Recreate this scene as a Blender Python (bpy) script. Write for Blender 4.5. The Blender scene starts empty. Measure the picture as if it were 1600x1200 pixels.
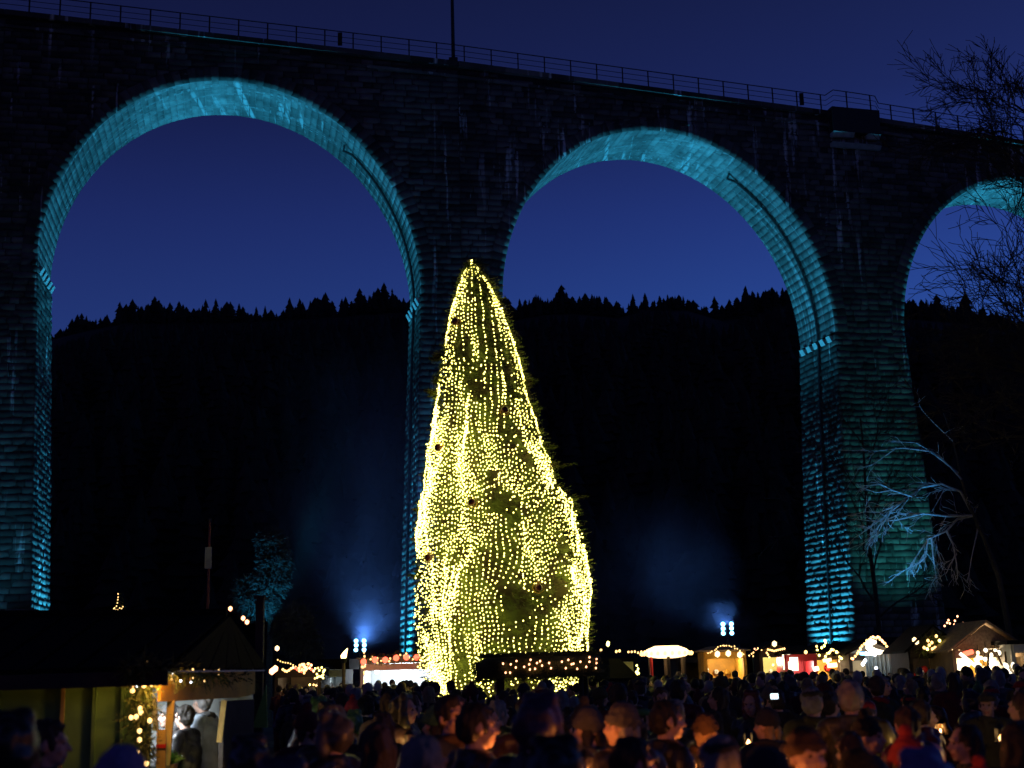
import bpy, bmesh, math, random
import numpy as np
from mathutils import Vector, Matrix, noise as mnoise
random.seed(7); rng = np.random.default_rng(7)
sc = bpy.context.scene
COL = sc.collection
PI = math.pi

# ------------------------------------------------------------------ camera
HC = 1.92                                  # camera held a little above head height
F_PX, PITCH, ROLL = 2085.9, 0.21335, -0.02773
_c, _s = math.cos(PITCH), math.sin(PITCH)
cam_d = bpy.data.cameras.new('camera'); cam = bpy.data.objects.new('camera', cam_d); COL.objects.link(cam)
_r0, _u0, _f0 = Vector((1, 0, 0)), Vector((0, -_s, _c)), Vector((0, _c, _s))
_cr, _sr = math.cos(ROLL), math.sin(ROLL)
_R = _r0*_cr + _u0*_sr; _U = _u0*_cr - _r0*_sr
cam.matrix_world = Matrix(((_R.x, _U.x, -_f0.x, 0), (_R.y, _U.y, -_f0.y, 0), (_R.z, _U.z, -_f0.z, HC), (0, 0, 0, 1)))
cam_d.sensor_width = 36; cam_d.lens = F_PX/1600*36; cam_d.clip_start = .1; cam_d.clip_end = 3000
sc.camera = cam
cam_d.dof.use_dof = True; cam_d.dof.focus_distance = 38; cam_d.dof.aperture_fstop = 2.0

# ------------------------------------------------------------------ world: dusk sky
wd = bpy.data.worlds.new('World'); sc.world = wd; wd.use_nodes = True
wn = wd.node_tree.nodes; wl = wd.node_tree.links
bg = wn['Background']
sky = wn.new('ShaderNodeTexSky'); sky.sky_type = 'NISHITA'; sky.sun_disc = False
sky.sun_elevation = math.radians(-1.5); sky.sun_rotation = math.radians(60)
sky.altitude = 0; sky.air_density = 1.0; sky.dust_density = 1.0; sky.ozone_density = 6.0
# after sunset the sky darkens steadily from the horizon to the zenith
wtc = wn.new('ShaderNodeTexCoord'); wsp = wn.new('ShaderNodeSeparateXYZ'); wl.new(wtc.outputs['Generated'], wsp.inputs[0])
ramp = wn.new('ShaderNodeValToRGB'); wl.new(wsp.outputs[2], ramp.inputs[0])
RAMP = [(0.10, (3.4, 2.8, 2.3)), (.25, (3.6, 2.8, 2.35)), (.33, (2.85, 1.95, 1.75)), (.40, (2.1, 1.25, 1.05)), (.48, (1.75, 1.0, .76)), (.62, (.75, .5, .34)), (1.0, (.35, .22, .14))]
er = ramp.color_ramp.elements
while len(er) < len(RAMP): er.new(.5)
for e_, (p_, c_) in zip(er, RAMP): e_.position = p_; e_.color = (*[v/4 for v in c_], 1)
tint = wn.new('ShaderNodeMix'); tint.data_type = 'RGBA'; tint.blend_type = 'MULTIPLY'; tint.inputs[0].default_value = 1; tint.clamp_result = False
wl.new(sky.outputs[0], tint.inputs[6]); wl.new(ramp.outputs[0], tint.inputs[7])
gain = wn.new('ShaderNodeVectorMath'); gain.operation = 'SCALE'; gain.inputs['Scale'].default_value = 4*2.67
wl.new(tint.outputs[2], gain.inputs[0]); wl.new(gain.outputs[0], bg.inputs[0])
SKY_STRENGTH = 0.15
bg.inputs[1].default_value = SKY_STRENGTH
sc.view_settings.view_transform = 'Standard'; sc.view_settings.look = 'None'
sc.view_settings.exposure = 0; sc.view_settings.gamma = 1; sc.view_settings.use_curve_mapping = False
try:
    sc.cycles.use_denoising = True
    sc.cycles.max_bounces = 5; sc.cycles.diffuse_bounces = 2; sc.cycles.glossy_bounces = 2; sc.cycles.volume_bounces = 0
    sc.cycles.sample_clamp_indirect = 2.0
except Exception: pass

def ray(px, py):
    X, Y = px-800, py-600
    a = X*_cr + Y*_sr; b = -X*_sr + Y*_cr
    return (_r0*(a/F_PX) - _u0*(b/F_PX) + _f0)
def W(px, py, Y):
    d = ray(px, py); return Vector((0, 0, HC)) + d*(Y/d.y)
def G(px, Y):                               # ground x under photo column px at distance Y
    p = W(px, 1052, Y); return Vector((p.x, Y, 0))

# ------------------------------------------------------------------ materials
def nt(name):
    m = bpy.data.materials.new(name); m.use_nodes = True
    n = m.node_tree.nodes; return m, n, m.node_tree.links, n['Principled BSDF']
def pm(name, col, rough=.7, var=.3, scale=6, bump=.3, metal=0, objcol=False, bscale=None):
    m, n, l, b = nt(name)
    tc = n.new('ShaderNodeTexCoord'); nz = n.new('ShaderNodeTexNoise'); nz.inputs['Scale'].default_value = scale; nz.inputs['Detail'].default_value = 5
    l.new(tc.outputs['Object'], nz.inputs['Vector'])
    r = n.new('ShaderNodeMapRange'); r.inputs[1].default_value = .3; r.inputs[2].default_value = .7
    r.inputs[3].default_value = 1-var; r.inputs[4].default_value = 1+var
    l.new(nz.outputs['Fac'], r.inputs[0])
    mx = n.new('ShaderNodeMix'); mx.data_type = 'RGBA'; mx.blend_type = 'MULTIPLY'; mx.inputs[0].default_value = 1
    mx.inputs[6].default_value = (*col, 1)
    if objcol:
        oi = n.new('ShaderNodeObjectInfo'); l.new(oi.outputs['Color'], mx.inputs[6])
    l.new(r.outputs[0], mx.inputs[7]); l.new(mx.outputs[2], b.inputs['Base Color'])
    b.inputs['Roughness'].default_value = rough; b.inputs['Metallic'].default_value = metal
    if bump:
        nb = n.new('ShaderNodeTexNoise'); nb.inputs['Scale'].default_value = bscale or scale*6; nb.inputs['Detail'].default_value = 4
        l.new(tc.outputs['Object'], nb.inputs['Vector'])
        bp = n.new('ShaderNodeBump'); bp.inputs['Strength'].default_value = bump; bp.inputs['Distance'].default_value = .02
        l.new(nb.outputs['Fac'], bp.inputs['Height']); l.new(bp.outputs[0], b.inputs['Normal'])
    return m
def em(name, col, strength):
    m, n, l, b = nt(name)
    b.inputs['Base Color'].default_value = (*[min(1, c*.8) for c in col], 1); b.inputs['Roughness'].default_value = .3
    b.inputs['Emission Color'].default_value = (*col, 1); b.inputs['Emission Strength'].default_value = strength
    return m
def stone_mat(name, base, soffit=False):
    m, n, l, b = nt(name)
    g = n.new('ShaderNodeNewGeometry')
    def noise(scale, vec, detail=4, s=1.0):
        mp = n.new('ShaderNodeMapping'); mp.inputs['Scale'].default_value = vec; l.new(g.outputs['Position'], mp.inputs['Vector'])
        z = n.new('ShaderNodeTexNoise'); z.inputs['Scale'].default_value = scale; z.inputs['Detail'].default_value = detail
        l.new(mp.outputs[0], z.inputs['Vector']); return z.outputs['Fac']
    def rng_(v, a, b_, c=0., d=1.):
        r = n.new('ShaderNodeMapRange'); r.inputs[1].default_value = a; r.inputs[2].default_value = b_; r.inputs[3].default_value = c; r.inputs[4].default_value = d
        l.new(v, r.inputs[0]); return r.outputs[0]
    def mul(a, b_):
        k = n.new('ShaderNodeMath'); k.operation = 'MULTIPLY'; l.new(a, k.inputs[0]); l.new(b_, k.inputs[1]); return k.outputs[0]
    def mixc(f, a, b_):
        k = n.new('ShaderNodeMix'); k.data_type = 'RGBA'; l.new(f, k.inputs[0])
        if isinstance(a, tuple): k.inputs[6].default_value = (*a, 1)
        else: l.new(a, k.inputs[6])
        k.inputs[7].default_value = (*b_, 1); return k.outputs[2]
    c1 = mixc(rng_(noise(.9, (1, 1, 1)), .3, .7), tuple(x*.6 for x in base), tuple(x*1.35 for x in base))
    c2 = mixc(rng_(noise(.16, (1, 1, .5), 3), .48, .62, 0, .75), c1, tuple(x*.35 for x in base))
    isl = n.new('ShaderNodeMapRange'); isl.inputs[3].default_value = .35; isl.inputs[4].default_value = 1.75; l.new(g.outputs['Random Per Island'], isl.inputs[0])
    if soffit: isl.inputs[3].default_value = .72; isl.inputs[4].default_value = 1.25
    km = n.new('ShaderNodeMix'); km.data_type = 'RGBA'; km.blend_type = 'MULTIPLY'; km.inputs[0].default_value = 1; l.new(c2, km.inputs[6]); l.new(isl.outputs[0], km.inputs[7]); c2 = km.outputs[2]
    if soffit:
        sa = rng_(noise(1.0, (2.2, .12, 2.2), 3), .60, .68); sb = rng_(noise(1.0, (.10, 4.0, .10), 3), .54, .66, 0, .9)
        sp = n.new('ShaderNodeSeparateXYZ'); l.new(g.outputs['Normal'], sp.inputs[0])
        ab = n.new('ShaderNodeMath'); ab.operation = 'ABSOLUTE'; l.new(sp.outputs[2], ab.inputs[0])
        f = rng_(ab.outputs[0], .72, .88)
        k = n.new('ShaderNodeMix'); k.data_type = 'FLOAT'; l.new(f, k.inputs[0]); l.new(sb, k.inputs[2]); l.new(sa, k.inputs[3])
        c3 = mixc(k.outputs[0], c2, (.36, .38, .38))
    else:
        st = mul(rng_(noise(1.0, (2.6, 2.6, .20), 4), .60, .68), rng_(noise(.22, (1, 1, .6), 2), .44, .54))
        c3 = mixc(st, c2, (.62, .64, .64))
    l.new(c3, b.inputs['Base Color']); b.inputs['Roughness'].default_value = .85
    bp = n.new('ShaderNodeBump'); bp.inputs['Strength'].default_value = .7; bp.inputs['Distance'].default_value = .05
    l.new(noise(5, (1, 1, 1), 6), bp.inputs['Height']); l.new(bp.outputs[0], b.inputs['Normal'])
    return m

M = {}
M['stone'] = stone_mat('rough_stone', (.105, .10, .092))
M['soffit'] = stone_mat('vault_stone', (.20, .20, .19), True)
M['palestone'] = pm('pale_corbel_stone', (.42, .43, .42), .85, .2, 3, .4)
M['mortar'] = pm('mortar', (.05, .048, .045), .95, .3, 2, .4)
M['iron'] = pm('dark_iron', (.035, .035, .038), .6, .3, 8, .1, .3)
M['ground'] = pm('trodden_ground', (.06, .055, .05), .95, .4, .7, .6)
M['hill'] = pm('hill_soil', (.02, .024, .015), .95, .4, .05, 0)
M['forest'] = pm('conifer_needles', (.034, .042, .030), .9, .4, .3, 0)
M['fir'] = pm('fir_needles', (.075, .095, .022), .7, .6, 3, 0)
def leaf_mat(name, a, b_, scale):
    m, n, l, b = nt(name); tc = n.new('ShaderNodeTexCoord'); z = n.new('ShaderNodeTexNoise'); z.inputs['Scale'].default_value = scale; z.inputs['Detail'].default_value = 6; l.new(tc.outputs['Object'], z.inputs['Vector'])
    r = n.new('ShaderNodeMapRange'); r.inputs[1].default_value = .40; r.inputs[2].default_value = .60; l.new(z.outputs['Fac'], r.inputs[0])
    k = n.new('ShaderNodeMix'); k.data_type = 'RGBA'; k.inputs[6].default_value = (*a, 1); k.inputs[7].default_value = (*b_, 1); l.new(r.outputs[0], k.inputs[0]); l.new(k.outputs[2], b.inputs['Base Color']); b.inputs['Roughness'].default_value = .7; return m
M['greyfir'] = pm('grey_green_needles', (.085, .10, .09), .8, .6, 1.2, 0)
M['litfir'] = leaf_mat('lit_fir_needles', (.045, .036, .010), (.12, .17, .025), 2.6)  # dark brown patches stand in for shadow missing between the dense bulbs
M['bark'] = pm('bark', (.10, .08, .06), .9, .35, 8, .5)
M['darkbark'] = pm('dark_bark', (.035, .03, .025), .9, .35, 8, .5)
M['litbark'] = pm('lit_bark', (.34, .33, .30), .9, .35, 8, .4)  # paler bark puts part of the beam's brightness into the bough colour
M['wood'] = pm('weathered_wood', (.17, .12, .07), .75, .3, 5, .4)
M['darkwood'] = pm('dark_wood', (.045, .035, .028), .8, .3, 5, .4)
M['yellowwood'] = pm('varnished_pine', (.50, .36, .12), .55, .2, 4, .3)
M['panel'] = pm('green_tinted_panel', (.17, .33, .09), .7, .25, 2, .2)  # greenish light on the hut wall is put into this base colour
M['roof'] = pm('roof_felt', (.006, .006, .007), .9, .4, 3, .5)
M['roof'].node_tree.nodes['Principled BSDF'].inputs['Specular IOR Level'].default_value = .1
M['thatch'] = pm('thatch', (.26, .20, .13), .95, .35, 14, .8)
M['gold'] = pm('gold_cloth', (.62, .34, .04), .6, .3, 3, .4)
M['red'] = pm('red_paint', (.50, .02, .02), .5, .2, 3, .1)
M['white'] = pm('white_paint', (.75, .75, .72), .6, .1, 3, .1)
M['lime'] = pm('pale_green_panel', (.50, .55, .20), .6, .15, 3, .1)
M['greycloth'] = pm('grey_canvas', (.35, .37, .35), .8, .2, 3, .3)
M['redball'] = pm('dark_glass_ball', (.09, .02, .015), .15, .1, 3, 0)
M['glass'] = pm('smoked_glass', (.05, .05, .05), .1, .1, 3, 0)
M['skin'] = pm('skin', (.52, .33, .25), .55, .12, 20, .1)
M['eye'] = pm('eye_dark', (.03, .02, .02), .2, .1, 3, 0)
M['lip'] = pm('lips', (.42, .16, .14), .5, .1, 10, 0)
M['cloth'] = pm('wool_cloth', (.05, .05, .06), .9, .25, 9, .5, objcol=True, bscale=90)
M['hair'] = pm('hair', (.04, .03, .02), .6, .35, 12, .5, objcol=True, bscale=70)
M['jacket'] = pm('padded_jacket', (.05, .05, .06), .4, .2, 6, .6, objcol=True, bscale=14)
M['boot'] = pm('boot_leather', (.03, .025, .02), .6, .2, 6, .2)
M['ceramic'] = pm('mug_glaze', (.30, .06, .05), .3, .1, 6, 0)
# things that give off light
M['bulb'] = em('warm_bulb', (1.0, .86, .19), 7.0)
M['bulb_w'] = em('string_bulb', (1.0, .58, .20), 3.2)
M['bulb_r'] = em('red_bulb', (1.0, .10, .05), 4.0)
M['bulb_o'] = em('orange_bulb', (1.0, .42, .20), 5.0)
M['lamp_b'] = em('blue_flood_glass', (.22, .62, 1.0), 9.0)
M['lamp_w'] = em('white_tube', (1.0, .86, .62), 2.4)
M['lamp_warm'] = em('warm_globe', (1.0, .68, .32), 3.2)
M['lamp_cool'] = em('cool_lamp', (.80, .90, 1.0), 7.0)
M['lamp_c'] = em('cyan_flood_glass', (.15, .75, 1.0), 8.0)
M['flame'] = em('flame', (1.0, .50, .18), 12.0)
M['screen'] = em('phone_screen', (.7, .9, 1.0), 3.0)

# ------------------------------------------------------------------ mesh helpers
class MB:
    def __init__(s): s.v = []; s.f = []; s.mi = []; s.cur = 0
    def add(s, vs, fs):
        o = len(s.v); s.v += [tuple(v) for v in vs]; s.f += [tuple(i+o for i in f) for f in fs]; s.mi += [s.cur]*len(fs)
    def box(s, x0, x1, y0, y1, z0, z1, mtx=None, taper=0):
        t = taper
        vs = [Vector(p) for p in ((x0, y0, z0), (x1, y0, z0), (x1, y1, z0), (x0, y1, z0), (x0+t, y0+t, z1), (x1-t, y0+t, z1), (x1-t, y1-t, z1), (x0+t, y1-t, z1))]
        if mtx: vs = [mtx @ v for v in vs]
        s.add(vs, [(0, 3, 2, 1), (4, 5, 6, 7), (0, 1, 5, 4), (1, 2, 6, 5), (2, 3, 7, 6), (3, 0, 4, 7)])
    def hexa(s, b, t):                       # b, t : 4 bottom and 4 top points
        s.add(list(b)+list(t), [(0, 3, 2, 1), (4, 5, 6, 7), (0, 1, 5, 4), (1, 2, 6, 5), (2, 3, 7, 6), (3, 0, 4, 7)])
    def tube(s, pts, radii, n=6, cap=True):
        pts = [Vector(p) for p in pts]
        if not hasattr(radii, '__len__'): radii = [radii]*len(pts)
        vs = []; up = Vector((0, 0, 1)); last = None
        for i, p in enumerate(pts):
            d = (pts[min(i+1, len(pts)-1)]-pts[max(i-1, 0)])
            d = d.normalized() if d.length > 1e-9 else up
            if last is None:
                a = d.cross(up)
                if a.length < .05: a = d.cross(Vector((1, 0, 0)))
            else:
                a = last - d*last.dot(d)
                if a.length < 1e-4: a = d.orthogonal()
            a.normalize(); last = a; b = d.cross(a)
            for k in range(n):
                t = 2*PI*k/n; vs.append(p + (a*math.cos(t)+b*math.sin(t))*radii[i])
        fs = []
        for i in range(len(pts)-1):
            for k in range(n):
                k2 = (k+1) % n; fs.append((i*n+k, i*n+k2, (i+1)*n+k2, (i+1)*n+k))
        if cap: fs.append(tuple(range(n))[::-1]); fs.append(tuple((len(pts)-1)*n+k for k in range(n)))
        s.add(vs, fs)
    def ball(s, c, r, u=8, v=6):
        c = Vector(c); r = r if hasattr(r, '__len__') else (r, r, r)
        vs = [c+Vector((0, 0, r[2]))]
        for i in range(1, v):
            for k in range(u):
                a = PI*i/v; b = 2*PI*k/u
                vs.append(c+Vector((r[0]*math.sin(a)*math.cos(b), r[1]*math.sin(a)*math.sin(b), r[2]*math.cos(a))))
        vs.append(c-Vector((0, 0, r[2]))); fs = []
        for k in range(u): fs.append((0, 1+k, 1+(k+1) % u))
        for i in range(v-2):
            for k in range(u):
                a = 1+i*u+k; b = 1+i*u+(k+1) % u; fs.append((a, a+u, b+u, b))
        e = len(vs)-1
        for k in range(u): fs.append((e, 1+(v-2)*u+(k+1) % u, 1+(v-2)*u+k))
        s.add(vs, fs)
    def mesh(s, name, mats):
        me = bpy.data.meshes.new(name); me.from_pydata(s.v, [], s.f)
        for m in (mats if isinstance(mats, (list, tuple)) else [mats]): me.materials.append(m)
        if len(me.materials) > 1: me.polygons.foreach_set('material_index', s.mi)
        me.update(); return me
    def build(s, name, mats, parent=None, kind=None, smooth=False, **kw):
        me = s.mesh(name, mats)
        if smooth: me.polygons.foreach_set('use_smooth', [True]*len(me.polygons))
        return link(name, me, parent, kind, **kw)
def link(name, me, parent=None, kind=None, mtx=None, label=None, cat=None, group=None):
    o = bpy.data.objects.new(name, me); COL.objects.link(o)
    if parent is not None: o.parent = parent
    if mtx is not None: o.matrix_local = mtx
    tag(o, label, cat, group, kind); return o
def tag(o, label=None, cat=None, group=None, kind=None):
    if label: o['label'] = label
    if cat: o['category'] = cat
    if group: o['group'] = group
    if kind: o['kind'] = kind
    return o
def thing(name, loc, label, cat, group=None, rz=0):
    o = bpy.data.objects.new(name, None); COL.objects.link(o); o.location = loc; o.rotation_euler = (0, 0, rz)
    o.empty_display_size = .2
    return tag(o, label, cat, group)
def fast_mesh(name, V, F, mat):
    """V (n,3) float, F (m,3|4) int"""
    me = bpy.data.meshes.new(name); k = F.shape[1]
    me.vertices.add(len(V)); me.vertices.foreach_set('co', V.astype(np.float32).ravel())
    me.loops.add(F.size); me.loops.foreach_set('vertex_index', F.astype(np.int32).ravel())
    me.polygons.add(len(F)); me.polygons.foreach_set('loop_start', np.arange(0, F.size, k, dtype=np.int32))
    try: me.polygons.foreach_set('loop_total', np.full(len(F), k, dtype=np.int32))
    except Exception: pass
    me.materials.append(mat); me.update(calc_edges=True); me.validate(); return me

# ================================================================== GROUND, HILL, FOREST
g = MB(); g.add([(-1500, -60, 0), (1500, -60, 0), (1500, 2500, 0), (-1500, 2500, 0)], [(0, 1, 2, 3)])
g.build('ground', M['ground'], kind='structure')
RIDGE = [(-500, 660), (-100, 560), (80, 512), (200, 480), (350, 468), (500, 463), (620, 457), (720, 458), (800, 460), (870, 455), (960, 460), (1040, 456), (1130, 474), (1180, 458), (1220, 444), (1300, 450), (1410, 468), (1600, 496), (1900, 520), (2300, 600)]
YR = 380.
RX = []; RZ = []
for (px, py) in RIDGE:
    p = W(px, py, YR); RX.append(p.x); RZ.append(p.z-5.0+1.2*math.sin(px*.013)+1.2*math.sin(px*.037))
def hill_h(x, y):
    h = np.interp(x, RX, RZ); t = np.clip((y-125)/(YR-125), 0, 1)
    return h*(t**.85) + 6*np.sin(x*.031+y*.02)*t*(1-t)
hm = MB(); xs = np.linspace(-420, 420, 85); ys = np.linspace(125, 520, 40)
for y in ys:
    for x in xs: hm.v.append((x, y, float(hill_h(x, y))-.3 - (max(0, y-YR)*.15)))
for j in range(len(ys)-1):
    for i in range(len(xs)-1):
        a = j*len(xs)+i; hm.f.append((a, a+1, a+1+len(xs), a+len(xs)))
hm.mi = [0]*len(hm.f); hm.build('hill', M['hill'], kind='structure', smooth=True)
def conifer(n_lay, n_side, seed):
    r = random.Random(seed); vs = []; fs = []
    for i in range(n_lay):
        z0 = i/n_lay*.9+.04; top = z0+1.9/n_lay; R = .17*(1-i/n_lay)**.8+.012
        vs.append((0, 0, min(1, top))); c = len(vs)-1
        for k in range(n_side):
            a = 2*PI*(k+r.random()*.5)/n_side; rr = R*r.uniform(.55, 1.2) if k % 2 == 0 else R*r.uniform(.3, .6)
            vs.append((rr*math.cos(a), rr*math.sin(a), z0-r.uniform(0, .04)))
        for k in range(n_side): fs.append((c, c+1+k, c+1+(k+1) % n_side))
    return np.array(vs), np.array(fs)
def scatter(variants, places):
    VV = []; FF = []; o = 0
    for (k, x, y, z, h, w) in places:
        v, f = variants[k]; a = random.random()*6.28; ca, sa = math.cos(a), math.sin(a)
        q = np.stack([(v[:, 0]*ca-v[:, 1]*sa)*h*w+x, (v[:, 0]*sa+v[:, 1]*ca)*h*w+y, v[:, 2]*h+z], 1)
        VV.append(q); FF.append(f+o); o += len(v)
    return np.concatenate(VV), np.concatenate(FF)
cv = [conifer(9, 12, i) for i in range(7)]
pl = []
for i in range(2300):                       # crest
    x = random.uniform(-190, 330); y = YR+random.uniform(-14, 8); h = random.uniform(4.0, 7.0)*(1.5 if random.random() < .06 else 1)
    pl.append((random.randrange(7), x, y, float(hill_h(x, y))-1.5-random.random()*2.5+1.2*math.sin(x*.11)+.8*math.sin(x*.29), h*random.choice((1, 1, 1, .85)), random.choice((random.uniform(1.2, 2.3), random.uniform(1.2, 2.3), random.uniform(2.4, 3.4)))))
for i in range(2600):                      # slope
    y = random.uniform(128, 368); x = random.uniform(-.44*y-40, .44*y+50); h = random.uniform(10, 14)
    zb = float(hill_h(x, y))-2; top = (float(np.interp(x*YR/y, RX, RZ))-1)*y/YR; h = min(h, top-zb)
    if h > 4: pl.append((random.randrange(7), x, y, zb, h, random.uniform(1.3, 1.9)))
V_, F_ = scatter(cv, pl)
tag(link('forest', fast_mesh('forest', V_, F_, M['forest'])), kind='stuff')

# ================================================================== VIADUCT
VX, VY, VH, VK, VG = -14.64175, 68.24856, .20096, .00167, -.05505
PW, VT, ZC, ZD, AR, ARZ = 4.57171, 4.65, 32.231+HC, 34.8486+HC, 10.0, 11.231
PITCH_B = 2*AR+PW; BAT = .034
def vpath(s): return VX+(math.sin(VH+VK*s)-math.sin(VH))/VK, VY-(math.cos(VH+VK*s)-math.cos(VH))/VK, VH+VK*s
class Frame:
    def __init__(s, x, y, a): s.o = Vector((x, y, 0)); s.t = Vector((math.cos(a), math.sin(a), 0)); s.n = Vector((-math.sin(a), math.cos(a), 0)); s.a = a
    def p(s, l, d, z): return s.o + s.t*l + s.n*d + Vector((0, 0, z))
def bay(i): return Frame(*vpath(i*PITCH_B))
def zc(i): return ZC+VG*i*PITCH_B
def zs(i, l=0): return zc(i)-ARZ+VG*l
def ztop(i, l): return ZD+VG*(i*PITCH_B+l)
def pier_frame(i):                         # pier right of bay i
    A, B = bay(i), bay(i+1); m = (A.p(PITCH_B/2, 0, 0)+B.p(-PITCH_B/2, 0, 0))/2
    return Frame(m.x, m.y, (A.a+B.a)/2)
root = thing('viaduct', bay(0).p(0, 0, 0), 'tall stone railway viaduct with round arches lit cyan from below, spanning the whole view', 'viaduct')
RI = root.location.copy()
def vb(mb, name, mat, parent=root, **kw):
    o = mb.build(name, mat, None, **kw); o.parent = parent
    if parent is root: o.location = -RI
    return o
# unit stone variants
def stone_variant(seed, relief):
    r = random.Random(seed); nu, nv = 4, 3; vs = []; tu, tv = r.uniform(-.9, .9), r.uniform(-.9, .9)
    for j in range(nv):
        for i in range(nu):
            u = -.5+i/(nu-1); v = -.5+j/(nv-1); inner = (0 < i < nu-1) and (0 < j < nv-1)
            edge = .45 if not inner else 1.0
            vs.append((u*.94+(r.uniform(-.03, .03) if 0 < i < nu-1 else 0), v*.90+r.uniform(-.02, .02), (edge+r.uniform(-.35, .35)+tu*u+tv*v)*relief))
    ring = [(i, 0) for i in range(nu)]+[(nu-1, j) for j in range(1, nv)]+[(i, nv-1) for i in range(nu-2, -1, -1)]+[(0, j) for j in range(nv-2, 0, -1)]
    fs = []
    for j in range(nv-1):
        for i in range(nu-1):
            a = j*nu+i; fs.append((a, a+1, a+1+nu, a+nu))
    base = len(vs)
    for (i, j) in ring:
        x = vs[j*nu+i]; vs.append((x[0]*1.02, x[1]*1.04, -.05))
    n = len(ring)
    for k in range(n):
        i, j = ring[k]; i2, j2 = ring[(k+1) % n]
        fs.append((base+k, base+(k+1) % n, j2*nu+i2, j*nu+i))
    return np.array(vs), np.array(fs)
SV = [stone_variant(i, .06) for i in range(24)]; SVS = [stone_variant(50+i, .008) for i in range(6)]
SME = {}
def stone_me(k, soff=False):
    key = (k, soff)
    if key not in SME:
        v, f = (SVS if soff else SV)[k]; SME[key] = fast_mesh('stone', v, f, M['soffit' if soff else 'stone'])
    return SME[key]
def stones_joined(name, frames, parent, soff=False):
    var = SVS if soff else SV
    if soff == 'ring': soff = False
    VV = []; FF = []; o = 0
    for (O, U, Vv, N, w, h) in frames:
        v, f = var[random.randrange(len(var))]
        A = np.array([list(U*w), list(Vv*h), list(N)])
        VV.append(v@A + np.array(list(O))); FF.append(f+o); o += len(v)
    me = fast_mesh(name, np.concatenate(VV), np.concatenate(FF), M['soffit' if soff else 'stone'])
    ob = link(name, me, parent, 'stuff')
    if parent is root: ob.location = -RI
    return ob
def course(lo, hi, off):                    # split an interval into stones
    out = []; x = lo; wl0, wl1 = random.choice(((.45, .8), (.62, 1.15), (.9, 1.6)))
    if hi-lo < .12: return out
    first = True
    while x < hi-1e-6:
        w = random.uniform(wl0, wl1)
        if first: w = w*off if w*off > .3 else w; first = False
        if hi-(x+w) < .3: w = hi-x
        out.append((x, w)); x += w
    return out
CH = .35
single_budget = {-1: 60, 0: 90, 1: 150}
for i in (-2, -1, 0, 1, 2):                # piers (pier i stands right of bay i)
    Fp = pier_frame(i); Zs = zs(i, AR+PW/2)+.0
    pp = MB(); hw0 = PW/2-.03
    def hw(z): return hw0+BAT*(Zs-z)
    z0, z1 = 0., Zs
    db = BAT*(Zs-z0)
    pp.hexa([Fp.p(-hw(z0), -db, z0), Fp.p(hw(z0), -db, z0), Fp.p(hw(z0), VT+db, z0), Fp.p(-hw(z0), VT+db, z0)],
            [Fp.p(-hw0, .0, z1), Fp.p(hw0, .0, z1), Fp.p(hw0, VT, z1), Fp.p(-hw0, VT, z1)])
    pier = vb(pp, 'pier', M['mortar'])
    fr = []
    if i in (-1, 0, 1):
        nrow = int(Zs/CH); ch = Zs/nrow
        for r in range(nrow):
            z = (r+.5)*ch; h_ = hw(z)+.015; d_ = BAT*(Zs-z)
            for (x, w) in course(-h_, h_, random.uniform(.4, 1)): fr.append(('f', Fp.p(x+w/2, -d_, z), Fp.t, Vector((0, 0, 1)), -Fp.n, w, ch, z))
            for sgn in (-1, 1):
                for (x, w) in course(-d_, VT+d_, random.uniform(.4, 1)):
                    fr.append(('l' if sgn < 0 else 'r', Fp.p(sgn*h_, x+w/2, z), Fp.n*(1 if sgn > 0 else -1), Vector((0, 0, 1)), Fp.t*sgn, w, ch, z))
        # individual stones where the photograph shows them best: the floodlit lower courses facing the camera
        want = {-1: 'r', 0: 'l', 1: 'l'}[i]
        cand = [k for k, q in enumerate(fr) if q[0] == want and 1.8 < q[7] < 12] + [k for k, q in enumerate(fr) if q[0] == 'f' and 3 < q[7] < 14 and i == 1]
        cand = set(cand[:single_budget[i]])
        for k in cand:
            _, O, U, Vv, N, w, h, z = fr[k]
            m = Matrix((( U.x*w, Vv.x*h, N.x, O.x), (U.y*w, Vv.y*h, N.y, O.y), (U.z*w, Vv.z*h, N.z, O.z), (0, 0, 0, 1)))
            so = bpy.data.objects.new('stone', stone_me(random.randrange(24))); COL.objects.link(so); so.parent = pier
            so.matrix_local = m
        stones_joined('masonry', [q[1:7] for k, q in enumerate(fr) if k not in cand], pier)
    # corbels at the springing, five along the depth on both faces
    for sgn, bi, ll in ((-1, i, AR), (1, i+1, -AR)):
        zz = zs(bi, ll)
        for k in range(5):
            cb = MB(); d = .35+k*.85
            x0 = sgn*(hw0-.1); x1 = sgn*(hw0+.30)
            cb.hexa([Fp.p(x0, d, zz-.52), Fp.p(sgn*(hw0+.12), d, zz-.52), Fp.p(sgn*(hw0+.12), d+.5, zz-.52), Fp.p(x0, d+.5, zz-.52)][::1 if sgn > 0 else -1],
                    [Fp.p(x0, d, zz-.2), Fp.p(x1, d, zz-.2), Fp.p(x1, d+.42, zz-.2), Fp.p(x0, d+.42, zz-.2)][::1 if sgn > 0 else -1])
            o = cb.build('corbel', M['palestone'], pier)
NT = 64
def apt(i, t, dr=0): return AR*math.cos(t)+dr*math.cos(t), zs(i)+(ARZ+dr)*math.sin(t)+VG*AR*math.cos(t)
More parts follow.
